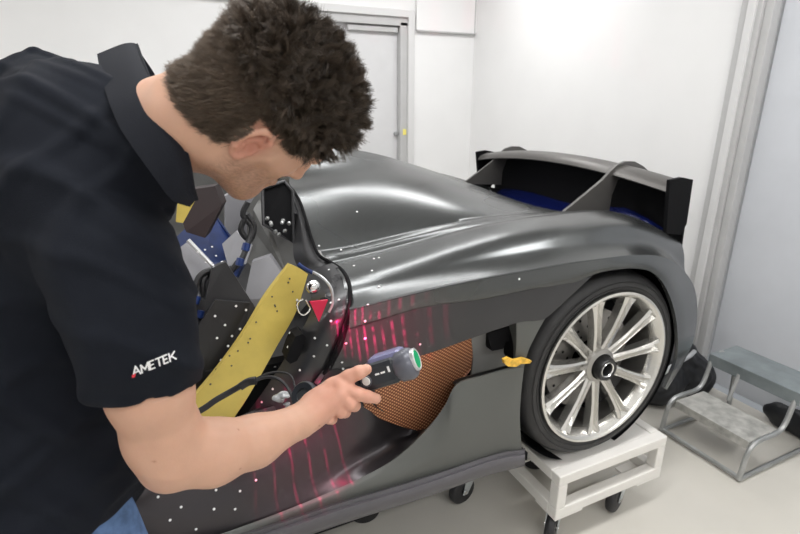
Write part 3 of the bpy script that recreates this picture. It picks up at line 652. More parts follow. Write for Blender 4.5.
# ------------------------------------------------------------------ implicit surfaces for soft shapes
class Field:
    """smooth union of simple solids sampled on a grid and turned into one continuous mesh"""
    def __init__(s, lo, hi, vox):
        s.lo = np.array(lo, float); s.vox = vox; s.n = (np.ceil((np.array(hi)-s.lo)/vox)).astype(int)+1
        s.g = np.full(s.n, 0.5, np.float32)
        s.ax = [s.lo[i]+vox*np.arange(s.n[i]) for i in range(3)]
    def box(s, lo, hi):
        a = [max(0, int((lo[i]-s.lo[i])/s.vox)-1) for i in range(3)]; b = [min(s.n[i], int((hi[i]-s.lo[i])/s.vox)+3) for i in range(3)]
        if any(b[i] <= a[i] for i in range(3)): return None
        sl = tuple(slice(a[i], b[i]) for i in range(3))
        X, Y, Z = np.meshgrid(*[s.ax[i][sl[i]].astype(np.float32) for i in range(3)], indexing='ij')
        return sl, X, Y, Z
    def comb(s, sl, d, k, op):
        a = s.g[sl]
        if op == 'add':
            if k <= 0: s.g[sl] = np.minimum(a, d)
            else:
                h = np.maximum(k-np.abs(a-d), 0)/k; s.g[sl] = np.minimum(a, d)-h*h*k*.25
        else:
            d = -d
            h = np.maximum(k-np.abs(a-d), 0)/max(k, 1e-6); s.g[sl] = np.maximum(a, d)+h*h*k*.25
    def cap(s, a, b, ra, rb, k=.01, op='add', flat=None):
        """tapered capsule; flat=(axis vector, factor) squeezes it along that direction"""
        a = np.array(a, float); b = np.array(b, float); m = max(ra, rb)*(1.0 if not flat else max(1, 1/flat[1]))+k+.012
        r = s.box(np.minimum(a, b)-m, np.maximum(a, b)+m)
        if r is None: return s
        sl, X, Y, Z = r; ba = b-a; L2 = max(float(ba@ba), 1e-12)
        px, py, pz = X-a[0], Y-a[1], Z-a[2]
        t = np.clip((px*ba[0]+py*ba[1]+pz*ba[2])/L2, 0, 1)
        qx, qy, qz = px-t*ba[0], py-t*ba[1], pz-t*ba[2]
        if flat:
            f, kf = np.array(flat[0], float), flat[1]; f /= np.linalg.norm(f)
            w = (qx*f[0]+qy*f[1]+qz*f[2]); e = (1/kf-1)
            qx, qy, qz = qx+w*e*f[0], qy+w*e*f[1], qz+w*e*f[2]
        d = np.sqrt(qx*qx+qy*qy+qz*qz)-(ra+(rb-ra)*t)
        s.comb(sl, d.astype(np.float32), k, op); return s
    def chain(s, pts, k=.01, op='add', flat=None):
        for (a, ra), (b, rb) in zip(pts, pts[1:]): s.cap(a, b, ra, rb, k, op, flat)
        return s
    def ell(s, c, rad, R=None, k=.01, op='add'):
        """ellipsoid; R rows = its axes"""
        c = np.array(c, float); rad = np.array(rad, float); m = rad.max()+k+.012
        r = s.box(c-m, c+m)
        if r is None: return s
        sl, X, Y, Z = r; R = np.eye(3) if R is None else np.array(R, float)
        p = [X-c[0], Y-c[1], Z-c[2]]
        l = [(R[i, 0]*p[0]+R[i, 1]*p[1]+R[i, 2]*p[2]) for i in range(3)]
        k0 = np.sqrt(sum((l[i]/rad[i])**2 for i in range(3))); k1 = np.sqrt(sum((l[i]/rad[i]**2)**2 for i in range(3)))
        d = np.where(k1 > 1e-6, k0*(k0-1)/np.maximum(k1, 1e-6), -rad.min())
        s.comb(sl, d.astype(np.float32), k, op); return s
    def cut(s, p, n, k=.004):
        """remove what lies on the +n side of the plane"""
        n = np.array(n, float); n /= np.linalg.norm(n); p = np.array(p, float)
        X, Y, Z = np.meshgrid(*[q.astype(np.float32) for q in s.ax], indexing='ij')
        d = -((X-p[0])*n[0]+(Y-p[1])*n[1]+(Z-p[2])*n[2]); s.comb((slice(None),)*3, d, k, 'sub'); return s
    def mesh(s):
        import openvdb
        w = 3*s.vox; g = openvdb.FloatGrid(w); a = np.clip(s.g, -w, w)
        for i in range(3):
            ix = [slice(None)]*3; ix[i] = 0; a[tuple(ix)] = w; ix[i] = -1; a[tuple(ix)] = w
        g.copyFromArray(a, tolerance=0.0)
        P, Q = g.convertToQuads() if hasattr(g, 'convertToQuads') else (lambda r: (r[0], r[2]))(g.convertToPolygons(adaptivity=0.0))
        P = np.array(P, float)*s.vox+s.lo; Q = np.array(Q)
        # keep outward orientation
        A, B, C_ = P[Q[:, 0]], P[Q[:, 1]], P[Q[:, 2]]
        if np.sum(np.einsum('ij,ij->i', np.cross(B-A, C_-A), A-P.mean(0))) < 0: Q = Q[:, ::-1]
        return P, Q
def np_mesh(name, P, Q, m, parent=None, label=None):
    me = bpy.data.meshes.new(name); nv, nq = len(P), len(Q)
    me.vertices.add(nv); me.vertices.foreach_set('co', np.asarray(P, np.float32).ravel())
    k = Q.shape[1]; me.loops.add(nq*k); me.loops.foreach_set('vertex_index', np.asarray(Q, np.int32).ravel())
    me.polygons.add(nq); me.polygons.foreach_set('loop_start', np.arange(nq, dtype=np.int32)*k)
    me.polygons.foreach_set('use_smooth', np.ones(nq, bool)); me.update(); me.validate()
    o = bpy.data.objects.new(name, me); COL.objects.link(o); me.materials.append(m)
    if parent is not None: attach(o, parent)
    if label: o['label'] = label
    return o
def vcol(o, name, arr):
    a = o.data.color_attributes.new(name, 'FLOAT_COLOR', 'POINT'); b = np.ones((len(arr), 4), np.float32); b[:, :3] = arr; a.data.foreach_set('color', b.ravel())
A3 = lambda v: np.array(v, float)

# ------------------------------------------------------------------ the person
man = thing('person', (-0.26, 0.80, 0), 'man with short brown hair in a black polo shirt and jeans, bent over the car', 'person')
# head frame: F face direction, U crown direction, R his right side
HC = A3(pp(263.5, 110.5, d=.65))
CW = lambda a, b, c: A3(CAMX)*a+A3(CAMU)*b-A3(CAMF)*c
Fh, Uh, Rh = CW(.463, -.465, -.754), CW(.872, .394, .292), CW(.161, -.793, .588)
Fh /= np.linalg.norm(Fh); Uh -= Fh*(Uh@Fh); Uh /= np.linalg.norm(Uh); _r = np.cross(Fh, Uh); Rh = _r if _r@Rh > 0 else -_r
RM = np.array([Fh, Uh, Rh])
def hd(f, u, r=0.0): return HC+Fh*f+Uh*u+Rh*r
VX = 0.0027
body_f = Field((-.42, .50, .80), (.47, 1.22, 1.80), VX)
Bf = body_f
Bf.ell(hd(-.012, .030), (.094, .086, .074), RM, .0)            # skull
Bf.ell(hd(.022, .042), (.066, .066, .066), RM, .02)            # forehead
Bf.ell(hd(.040, -.038), (.050, .075, .054), RM, .03)           # face
for sg in (1, -1):
    Bf.cap(hd(.002, -.062, .050*sg), hd(.070, -.102, .020*sg), .017, .015, .03)   # jaw
    Bf.cap(hd(-.002, -.030, .058*sg), hd(.0, -.062, .051*sg), .014, .016, .02)
    Bf.cap(hd(.052, -.014, .044*sg), hd(.018, -.008, .062*sg), .013, .010, .02)   # cheekbone
    Bf.ell(hd(.083, .008, .031*sg), (.013, .011, .017), RM, .012, 'sub')          # eye socket
    Bf.ell(hd(.070, .007, .031*sg), (.0125, .0115, .0135), RM, .004)              # lid
    Bf.cap(hd(.084, .024, .012*sg), hd(.074, .026, .044*sg), .008, .006, .012)    # brow
    Bf.cap(hd(.086, -.038, .011*sg), hd(.094, -.036, .008*sg), .008, .007, .008)  # nostril wing
Bf.cap(hd(.080, -.104), hd(.078, -.100), .019, .018, .022)     # chin
Bf.cap(hd(.0, -.085, 0), hd(.07, -.09, 0), .030, .020, .03)    # floor of the mouth
Bf.chain([(hd(.085, .018), .009), (hd(.098, -.010), .0095), (hd(.110, -.031), .0105)], .012)  # nose
Bf.cap(hd(.090, -.060, .015), hd(.090, -.060, -.015), .0075, .0075, .007)         # lips
Bf.cap(hd(.088, -.071, .012), hd(.088, -.071, -.012), .0075, .0075, .006)
Bf.cap(hd(.098, -.066, .016), hd(.098, -.066, -.016), .0016, .0016, .003, 'sub')
for sg in (1, -1):                                             # ears
    E0 = lambda f, u, r: hd(-.012+f, -.008+u, (.068+r)*sg)
    Bf.ell(E0(-.004, .002, .006), (.014, .024, .006), RM, .006)
    rimp = [(.008, .008, .008), (.008, .022, .012), (.000, .031, .014), (-.012, .030, .017), (-.020, .018, .019), (-.021, .004, .018), (-.016, -.010, .016), (-.008, -.021, .012), (.001, -.025, .009)]
    Bf.chain([(E0(*q), .0040) for q in rimp], .004)
    Bf.cap(E0(-.002, -.023, .010), E0(.003, -.020, .008), .0055, .005, .005)
    Bf.chain([(E0(-.004, .018, .012), .0028), (E0(-.012, .006, .013), .003), (E0(-.008, -.010, .012), .0028)], .004)
    Bf.ell(E0(.001, -.001, .010), (.007, .010, .006), RM, .004, 'sub')
    Bf.cap(E0(.008, -.004, .006), E0(.008, -.010, .008), .0035, .0035, .004)
# neck and upper trunk
NB = A3(pp(130, 128, d=.73))
Bf.chain([(hd(-.030, -.020), .058), (hd(-.040, -.075), .054), (NB*.45+hd(-.03, -.06)*.55, .053), (NB, .054)], .03)
Bf.chain([(hd(.0, -.065), .040), (NB*.5+hd(-.02, -.10)*.5, .045)], .03)
SR = A3(pp(88, 218, d=.71)); SL = A3(pp(60, 120, d=.95)); CH = A3(pp(35, 265, d=.80)); WA = A3(pp(30, 430, d=.84)); PE = A3(pp(38, 560, d=.84))
Bf.cap(NB, SR, .048, .052, .02); Bf.cap(NB, SL, .045, .05, .02); Bf.chain([(NB, .05), (CH, .09), (WA, .09)], .03)
# right arm
EL = A3(pp(171, 455, d=.735)); WR = A3(pp(300, 421, d=.885))
Bf.chain([(SR, .052), (A3(pp(126, 300, d=.69)), .050), (A3(pp(150, 390, d=.68)), .0525), (A3(pp(163, 435, d=.72)), .050)], .02)
Bf.chain([(A3(pp(163, 435, d=.72)), .050), (EL, .046), (A3(pp(168, 468, d=.74)), .030)], .02)
Bf.chain([(A3(pp(176, 452, d=.74)), .047), (A3(pp(212, 452, d=.775)), .048), (A3(pp(255, 441, d=.83)), .040), (WR, .0285)], .02, flat=None)
# right hand around the scanner
def hp(x, y, d): return A3(pp(x, y, d=d))
Bf.chain([(WR, .028), (hp(312, 412, .90), .026), (hp(322, 403, .91), .026)], .012)
Bf.cap(hp(312, 405, .915), hp(340, 387, .918), .020, .0155, .014)
Bf.cap(hp(316, 411, .905), hp(340, 394, .905), .020, .0155, .014)
Bf.cap(hp(312, 416, .90), hp(333, 402, .905), .019, .0150, .014)
Bf.cap(hp(308, 419, .90), hp(322, 410, .91), .018, .0140, .014)
Bf.chain([(hp(313, 400, .915), .016), (hp(333, 387, .922), .0165), (hp(349, 377, .918), .0128), (hp(359, 372.5, .916), .0118), (hp(366.5, 369.5, .917), .0100)], .007)   # thumb
Bf.chain([(hp(341, 387, .91), .0145), (hp(358, 394, .915), .0125), (hp(367, 396.5, .925), .0115), (hp(376, 398.5, .935), .0098)], .004)    # index
Bf.chain([(hp(339, 395, .905), .0145), (hp(350, 404, .91), .0125), (hp(354.5, 405.5, .93), .0115), (hp(352, 403, .955), .010)], .003)      # middle
Bf.chain([(hp(333, 402, .905), .0140), (hp(341.5, 411.5, .912), .0120), (hp(345, 412, .933), .0110), (hp(343, 409, .955), .0095)], .003)      # ring
Bf.chain([(hp(322, 410, .91), .0130), (hp(329, 418, .915), .0108), (hp(332, 419, .933), .0098), (hp(331, 416, .95), .0088)], .003)        # little
# left arm hangs on the far side of the trunk
EL2 = A3(pp(55, 330, d=1.02)); WR2 = A3(pp(75, 430, d=1.03))
Bf.chain([(SL, .056), (EL2, .044), (WR2, .028)], .02)
dn = A3((0.03, 0.0, -1.0)); dn /= np.linalg.norm(dn)
hl = WR2+dn*.05
Bf.cap(WR2, hl+dn*.03, .026, .030, .01, flat=((0, 1, 0), .6))
for k, (o_, ln) in enumerate(((.030, .068), (.011, .078), (-.008, .073), (-.026, .058))):
    b0 = hl+dn*.035+A3((o_, 0, 0)); b1 = b0+dn*ln*.55+A3((.0, -.004, 0)); b2 = b1+dn*ln*.45+A3((-.0, -.014, 0))
    Bf.chain([(b0, .0105), (b1, .0095), (b2, .008)], .003)
Bf.chain([(hl+A3((.026, -.006, .03)), .013), (hl+A3((.050, -.016, -.008)), .011), (hl+A3((.056, -.022, -.04)), .009)], .006)
P, Q = Bf.mesh()
# skin colour: stubble on the jaw, redder ear, freckles; scalp shade under the hair
loc = (P-HC) @ RM.T
fL, uL, rL = loc[:, 0], loc[:, 1], np.abs(loc[:, 2])
inhead = (np.linalg.norm(loc, axis=1) < .16)
skin = np.tile(A3((0.60, 0.35, 0.245)), (len(P), 1))
def ss(a, b, x): t = np.clip((x-a)/(b-a), 0, 1); return t*t*(3-2*t)
st_ = ss(-.022, -.045, uL)*ss(-.025, .0, fL)*inhead*(1-ss(.095, .105, fL)); nz = RNG.random(len(P))
skin = skin*(1-st_*(.16+.30*nz))[:, None]+np.array((.10, .055, .035))*(st_*.2)[:, None]
side = ss(-.05, .0, fL)
ear_d = np.abs(np.stack([fL+.014, (uL+.006)*.7, rL-.082]))
ear = inhead*(1-ss(.012, .030, np.linalg.norm(ear_d, axis=0)))
skin = skin*(1-ear[:, None]*np.array((0, .22, .20)))
# hair line
hl_front = ss(.030, .046, uL)                        # above the forehead line
top = uL-np.interp(fL, [-.12, -.09, -.06, -.03, -.005, .012, .03, .055, .075, .09, .12], [-.058, -.058, -.053, -.044, .030, .022, .020, .050, .078, .086, .095])
scalp = inhead*ss(-.003, .004, top)*(1-ss(.0, .02, (rL > .072)*(np.abs(fL+.014) < .02)*(uL < .027)*.05))
dark = np.array((.050, .033, .022))
skin = skin*(1-scalp[:, None]*.88)+dark*(scalp*.88)[:, None]
# knuckles and elbow a touch redder, a few freckles on the arm
arm = P[:, 2] < 1.22
for _ in range(70):
    i = RNG.integers(len(P))
    if not arm[i]: continue
    dd = np.linalg.norm(P-P[i], axis=1); w = (1-ss(.0010, .0024, dd)); skin = skin*(1-w[:, None]*np.array((.35, .5, .55)))
hand_d = np.linalg.norm(P-hp(345, 395, .92), axis=1); hw = 1-ss(.04, .10, hand_d)
skin = skin*(1-hw[:, None]*np.array((-.10, .03, .0)))
bo = np_mesh('body', P, Q, None or bpy.data.materials.new('skin'), man)
vcol(bo, 'tone', np.clip(skin, 0, 1))
m = bo.data.materials[0]; m.use_nodes = True; nt = m.node_tree; b = nt.nodes['Principled BSDF']
at = nt.nodes.new('ShaderNodeAttribute'); at.attribute_name = 'tone'
nzn = nt.nodes.new('ShaderNodeTexNoise'); nzn.inputs['Scale'].default_value = 28; nzn.inputs['Detail'].default_value = 6
tcn = nt.nodes.new('ShaderNodeTexCoord'); nt.links.new(tcn.outputs['Object'], nzn.inputs['Vector'])
mr = nt.nodes.new('ShaderNodeMapRange'); mr.inputs[3].default_value = .90; mr.inputs[4].default_value = 1.10; nt.links.new(nzn.outputs['Fac'], mr.inputs[0])
vm = nt.nodes.new('ShaderNodeVectorMath'); vm.operation = 'SCALE'; nt.links.new(at.outputs['Color'], vm.inputs[0]); nt.links.new(mr.outputs[0], vm.inputs['Scale'])
nt.links.new(vm.outputs[0], b.inputs['Base Color']); b.inputs['Roughness'].default_value = .5
b.inputs['Subsurface Weight'].default_value = .12; b.inputs['Subsurface Radius'].default_value = (.012, .004, .002); b.inputs['Subsurface Scale'].default_value = .6
n3 = nt.nodes.new('ShaderNodeTexNoise'); n3.inputs['Scale'].default_value = 420; nt.links.new(tcn.outputs['Object'], n3.inputs['Vector'])
bp = nt.nodes.new('ShaderNodeBump'); bp.inputs['Strength'].default_value = .25; bp.inputs['Distance'].default_value = .0008
nt.links.new(n3.outputs['Fac'], bp.inputs['Height']); nt.links.new(bp.outputs[0], b.inputs['Normal'])

# hair: short at the sides and nape, long and tousled on top
Nn = np.zeros((len(P), 3)); A_, B_, C_ = P[Q[:, 0]], P[Q[:, 1]], P[Q[:, 2]]
fn = np.cross(B_-A_, C_-A_)
for k in range(4): np.add.at(Nn, Q[:, k], fn)
Nn /= np.maximum(np.linalg.norm(Nn, axis=1), 1e-9)[:, None]
cand = np.where((scalp > .6) & (Nn @ Uh > -.8))[0]
NS = 44000
idx = RNG.choice(cand, NS)
root = P[idx]+RNG.normal(0, .0011, (NS, 3)); nr = Nn[idx]
lr = (root-HC) @ RM.T
long = ss(.025, .075, lr[:, 1]+.12*ss(.0, .1, lr[:, 0])*.4)        # 0 short .. 1 long on top
rr_ = np.abs(lr[:, 2])
# clumps
ncl = 2600
cl = root[RNG.choice(NS, ncl)]
cdir = RNG.normal(0, 1, (ncl, 3))
own = np.empty(NS, int)
for i in range(0, NS, 4000):
    dd = ((root[i:i+4000, None, :]-cl[None])**2).sum(-1); own[i:i+4000] = dd.argmin(1)
cd = cdir[own]
comb_dir = Fh*.40+Uh*.35                                            # grows forward over the forehead
side_dir = -Uh*.55-Fh*.55
Ln = (.006+.023*long+.005*RNG.random(NS))*(.8+.4*RNG.random(NS))
flow = comb_dir[None]*long[:, None]+side_dir[None]*(1-long)[:, None]
d0 = nr*(.45+.55*long)[:, None]+flow*.7+cd*(.10+.38*long)[:, None]+RNG.normal(0, .10, (NS, 3))
d0 /= np.linalg.norm(d0, axis=1)[:, None]
curl = cd[:, [1, 2, 0]]*(.25+.75*long)[:, None]+RNG.normal(0, .12, (NS, 3)); curl -= (curl*d0).sum(1)[:, None]*d0
seg = 5; pts = [root-nr*.001]; dcur = d0.copy()
for k in range(1, seg):
    dcur = dcur+curl*.33+flow*.12-nr*.10*long[:, None]; dcur /= np.linalg.norm(dcur, axis=1)[:, None]
    nxt = pts[-1]+dcur*(Ln/(seg-1))[:, None]
    pts.append(nxt)
# gather strands towards their clump
cen = np.zeros((ncl, seg, 3)); cnt = np.bincount(own, minlength=ncl)
for k in range(seg):
    for c in range(3): cen[:, k, c] = np.bincount(own, pts[k][:, c], minlength=ncl)/np.maximum(cnt, 1)
for k in range(1, seg):
    w = (k/(seg-1))*.42*long[:, None]; pts[k] = pts[k]*(1-w)+cen[own, k]*w
Pt = np.stack(pts, 1)                                               # NS, seg, 3
tan = np.gradient(Pt, axis=1); tan /= np.maximum(np.linalg.norm(tan, axis=2), 1e-9)[..., None]
up = np.cross(tan, np.array([.3, .5, .81])); up /= np.maximum(np.linalg.norm(up, axis=2), 1e-9)[..., None]; bt = np.cross(tan, up)
rad = (.00036+.00020*long)[:, None]*np.linspace(1, .25, seg)[None]
HV = np.empty((NS, seg, 3, 3))
for k in range(3):
    a = 2*math.pi*k/3; HV[:, :, k] = Pt+(up*math.cos(a)+bt*math.sin(a))*rad[..., None]
HV = HV.reshape(-1, 3); base = (np.arange(NS)*seg*3)[:, None]
qs = []
for j in range(seg-1):
    for k in range(3):
        l = (k+1) % 3; qs.append(np.array([j*3+k, j*3+l, (j+1)*3+l, (j+1)*3+k]))
HQ = (base[:, :, None]+np.array(qs)[None]).reshape(-1, 4)
tone = np.clip(RNG.normal(1, .28, NS)+.25*RNG.normal(0, 1, ncl)[own], .35, 2.0)
hc_ = np.array((.078, .058, .043))[None]*tone[:, None]+np.array((.075, .055, .038))[None]*(1-long)[:, None]*.85
hm = bpy.data.materials.new('brown_hair'); hm.use_nodes = True
hair = np_mesh('hair', HV, HQ, hm, man, 'short brown tousled hair, cropped at the sides')
vcol(hair, 'tone', np.repeat(hc_, seg*3, axis=0)); hair['kind'] = 'stuff'
b = hm.node_tree.nodes['Principled BSDF']; at = hm.node_tree.nodes.new('ShaderNodeAttribute'); at.attribute_name = 'tone'
hm.node_tree.links.new(at.outputs['Color'], b.inputs['Base Color']); b.inputs['Roughness'].default_value = .38; b.inputs['Specular IOR Level'].default_value = .5
# eyebrow and eye slit on his right side
eb = MB()
for k in range(26):
    f = k/25; p0 = hd(.0865-.012*f*f, .0295+.003*math.sin(f*3), .014+.032*f); eb.tube([p0, p0+Fh*.003+Rh*.005*(.5+f)+Uh*random.uniform(-.002, .002), p0+Rh*.009+Uh*.001], [.0005, .0005, .0002], 4)
eb.build('eyebrow', hm, man)
la = MB(); 0 and la.tube(smooth_path([hd(.0828, .003, .021), hd(.0838, .000, .031), hd(.080, .001, .041)], 8), .0009, 5); 

# polo shirt
Sf = Field((-.62, .42, .72), (.16, 1.30, 1.74), .0040)
SHR = A3(pp(84, 205, d=.69)); SHL = A3(pp(46, 101, d=.93)); NS_ = A3(pp(98, 132, d=.79))
Sf.cap(NS_, SHR, .086, .078, .06); Sf.cap(NS_, SHL, .078, .076, .06); Sf.cap(A3(pp(108, 142, d=.73)), A3(pp(146, 158, d=.695)), .078, .066, .03)
Sf.cap(A3(pp(70, 160, d=.74)), A3(pp(20, 200, d=.86)), .12, .12, .06)
Sf.cap(A3(pp(30, 210, d=.80)), A3(pp(20, 330, d=.82)), .155, .150, .07)
Sf.cap(A3(pp(78, 230, d=.78)), A3(pp(40, 380, d=.80)), .115, .120, .07)
Sf.chain([(A3(pp(28, 330, d=.80)), .150), (A3(pp(38, 430, d=.80)), .140), (A3(pp(50, 520, d=.80)), .148), (A3(pp(48, 600, d=.82)), .150)], .05)
Sf.cap(A3(pp(-20, 300, d=.80)), A3(pp(0, 540, d=.84)), .150, .15, .06)
S0, S1 = A3(pp(139, 352, d=.665)), A3(pp(148, 392, d=.68)); sdir = (S1-S0)/np.linalg.norm(S1-S0)
Sf.chain([(SHR, .078), (A3(pp(112, 265, d=.665)), .074), (A3(pp(130, 320, d=.66)), .068), (S0, .0590), (S1, .0585)], .035)
Sf.chain([(SHL, .072), (SHL*.5+EL2*.5, .066), (SHL*.35+EL2*.65, .066)], .03)
Sf.cut(A3(pp(115, 511, d=.8)), CW(.79, -.62, 0), .006)
# folds
def fold(a, b, da, db, r=.012, k=.02, op='add'): Sf.cap(A3(pp(*a, d=da)), A3(pp(*b, d=db)), r, r*.5, k, op)
Pn, Qn = None, None
# open the end of the sleeve along the arm, square to it
gx = Sf.ax; X, Y, Z = np.meshgrid(*[q.astype(np.float32) for q in gx], indexing='ij')
endp = A3(pp(149, 378, d=.675)); nd = sdir*1.0+A3(CAMX)*-.10; nd /= np.linalg.norm(nd)
dpl = (X-endp[0])*nd[0]+(Y-endp[1])*nd[1]+(Z-endp[2])*nd[2]
rad_ = np.sqrt((X-endp[0])**2+(Y-endp[1])**2+(Z-endp[2])**2)
sel = rad_ < .115
Sf.g = np.where(sel, np.maximum(Sf.g, dpl), Sf.g).astype(np.float32)
# wrinkles: ridged noise carried in the field
from mathutils import noise
def wr(X, Y, Z):
    a = np.sin((X*.6+Z*.9+Y*.3)*38+2.2*np.sin(X*17+Z*9)+1.6*np.sin(Y*21-Z*7))
    b_ = np.sin((X*1.1-Z*.5-Y*.4)*46+2.6*np.sin(Z*15+Y*8))
    c_ = np.sin((Z*1.2+X*.25)*60+2*np.sin(X*22+Y*11))
    return (np.maximum(a, 0)**2*.0070+np.maximum(b_, 0)**2*.0050+np.maximum(c_, 0)**3*.0035)
Sf.g = (Sf.g-wr(X, Y, Z).astype(np.float32)*(np.abs(Sf.g) < .03)).astype(np.float32)
# hollow sleeve mouth around the arm
Sf.chain([(A3(pp(136, 345, d=.655)), .050), (A3(pp(149, 385, d=.675)), .0545), (A3(pp(160, 430, d=.70)), .058)], .004, 'sub')
# neck opening
Sf.cut(A3(pp(160, 115, d=.7)), CW(.93, .38, 0), .004)
Sf.cap(NB*.75+hd(-.035,-.07)*.25, NB*.2+hd(-.035, -.07)*.8, .050, .060, .006, 'sub')
Pn, Qn = Sf.mesh(); del X, Y, Z, dpl, rad_, sel
shirt = np_mesh('polo_shirt', Pn, Qn, M['shirt'], man)
# sleeve hem stitching line
# collar: a folded band that stands round the neck and falls outwards
c1 = [pp(a, b, d=c) for a, b, c in [(134,43,.83),(139,60,.725),(151,84,.645),(166,107,.612),(178,134,.605),(188,163,.608),(192,186,.628),(196,199,.648)]]
c2 = [pp(a, b, d=c) for a, b, c in [(122,44,.815),(125,64,.71),(136,89,.632),(150,113,.597),(164,139,.588),(177,167,.592),(186,190,.612),(195,201,.64)]]
c3 = [pp(a, b, d=c) for a, b, c in [(97,54,.805),(101,76,.705),(109,102,.628),(120,128,.598),(136,152,.585),(154,177,.586),(172,200,.602),(190,207,.638)]]
c0 = [pp(a, b, d=c) for a, b, c in [(137,46,.835),(143,63,.74),(153,86,.66),(168,109,.625),(178,136,.622),(187,165,.625),(191,188,.645),(195,199,.66)]]
V, F_ = thicken(loft([c0, c1, c2, c3], 40, 5), .003, Vector(A3(CAMF)))
MB().add(V, F_, True).build('collar', M['collar'], man)
k1 = [pp(a, b, d=c) for a, b, c in [(134,43,.832),(142,55,.845),(150,67,.85),(160,84,.85),(172,104,.84)]]
k2 = [pp(a, b, d=c) for a, b, c in [(118,60,.83),(130,75,.845),(140,88,.85),(152,104,.85),(165,122,.84)]]
V, F_ = thicken(loft([k1, k2], 20, 4), .004, Vector(A3(CAMF)))
MB().add(V, F_, True).build('collar_stand', M['collar'], man)
# jeans and shoes
Jf = Field((-.56, .52, .03), (.08, 1.12, 1.10), .006)
hipR = A3(pp(66, 560, d=.80)); 
HX, HY = -.235, .80
Jf.ell((HX-.02, HY+.02, .90), (.115, .135, .12), None, .0)
for sg, fx in ((-1, .03), (1, -.10)):
    Jf.chain([((HX-.01, HY+sg*.080, .84), .085), ((HX+fx*.5+.02, HY+sg*.105, .52), .074), ((HX+fx, HY+sg*.11, .10), .058)], .04)
Jf.cap(A3(pp(95, 505, d=.79)), A3(pp(112, 560, d=.82)), .045, .06, .05)
Pj, Qj = Jf.mesh(); np_mesh('jeans', Pj, Qj, M['denim'], man)
for sg, fx in ((-1, .03), (1, -.10)):
    Ff = Field((HX+fx-.16, HY+sg*.11-.09, -.02), (HX+fx+.26, HY+sg*.11+.09, .14), .005)
    cx, cy = HX+fx, HY+sg*.11
    Ff.cap((cx-.05, cy, .045), (cx+.13, cy, .036), .046, .042, .02).cap((cx-.01, cy, .08), (cx+.02, cy, .10), .05, .05, .03).cut((0, 0, .003), (0, 0, -1))
    Pq, Qq = Ff.mesh(); np_mesh('shoe', Pq, Qq, M['shoe'], man)

# lettering on the sleeve: small raised strips laid on the cloth
LT = {'A': [((0,0),(.5,1)),((.5,1),(1,0)),((.2,.36),(.8,.36))], 'M': [((0,0),(0,1)),((0,1),(.5,.3)),((.5,.3),(1,1)),((1,1),(1,0))], 'E': [((0,0),(0,1)),((0,1),(.85,1)),((0,.5),(.7,.5)),((0,0),(.85,0))],
      'T': [((.5,0),(.5,1)),((0,1),(1,1))], 'K': [((0,0),(0,1)),((0,.4),(.9,1)),((.3,.6),(.95,0))]}
SB = bvh([shirt])
o0 = Vector((133.5, 376.5)); ex = Vector((.925, -.38)); ey = Vector((-.20, -1.0))
def onshirt(q):
    dr = (pp(q[0], q[1], d=1)-cam.location).normalized(); h = SB.ray_cast(cam.location, dr)
    return h[0]-dr*.0012 if h[0] is not None else None
mbw = MB(); adv = 0
for ch, w, h in (('A', 8.0, 8.6), ('M', 7.6, 7.6), ('E', 5.2, 7.6), ('T', 6.4, 7.6), ('E', 5.0, 7.6), ('K', 6.6, 7.6)):
    for (ax_, ay), (bx, by) in LT[ch]:
        a = o0+ex*(adv+ax_*w)+ey*(ay*h); b_ = o0+ex*(adv+bx*w)+ey*(by*h); sd = (b_-a).normalized(); nn = Vector((-sd.y, sd.x))*.72
        q = [onshirt(a-sd*.5+nn), onshirt(a-sd*.5-nn), onshirt(b_+sd*.5-nn), onshirt(b_+sd*.5+nn)]
        if all(t is not None for t in q): mbw.prism(q, A3(CAMF)*-.0006)
    adv += w+1.55
mbw.build('sleeve_lettering', M['white_print'], man, label='white lettering AMETEK on the sleeve')
q = [onshirt(o0+Vector(t)) for t in ((-1.2, -1.6), (2.4, -3.2), (1.6, .6), (-.8, 1.4))]
if all(t is not None for t in q): MB().prism(q, A3(CAMF)*-.0012).build('sleeve_mark', M['red_print'], man, label='small red mark beside the lettering')

# ------------------------------------------------------------------ handheld scanner
sc_a = Vector(hp(307, 395, .995)); sc_b = Vector(hp(414, 362, .935))
sn = thing('handheld_scanner', sc_a.lerp(sc_b, .5), 'dark handheld laser scanner with round camera ends held in his right hand', 'scanner')
axd = (sc_b-sc_a).normalized(); vd = Vector(A3(CAMF)); vd = (vd-axd*vd.dot(axd)).normalized(); ud = axd.cross(vd)
if ud.z < 0: ud = -ud
Ms = Matrix((axd, ud, -vd)).transposed().to_4x4(); Ms.translation = sc_a; LS = (sc_b-sc_a).length
def sbox(lo, hi, bev): return MB().box(lo, hi, bev, Ms)
sbox((.03, -.016, -.018), (LS*.52, .016, .016), .009).build('handle', M['scan'], sn)
bd = MB().box((LS*.55, -.026, -.024), (LS*.88, .024, .022), .010, Ms); bd.build('housing', M['scan'], sn)
sbox((LS*.62, .010, -.036), (LS*.93, .0325, .010), .010).build('top_cover', M['scan_violet'], sn, label='violet grey top cover')
hd_ = MB().lathe([(0, -.026), (.024, -.026), (.0295, -.019), (.0305, .000), (.028, .008), (.022, .012), (0, .012)], sc_a+axd*(LS*.96), axd, 12)
hd_.build('sensor_head', M['scan_grey'], sn)
MB().lathe([(0, .0), (.0165, .0), (.0185, -.003), (.0185, -.008), (0, -.008)], sc_a+axd*(LS*.96+.0175)+ud*.004, axd, 28).build('green_light', M['green'], sn, label='glowing green end light')
MB().lathe([(.0170, .0), (.0195, .0015), (.0215, .0), (.0215, -.006)], sc_a+axd*(LS*.96+.0165)+ud*.004, axd, 28).build('light_ring', M['alu'], sn)
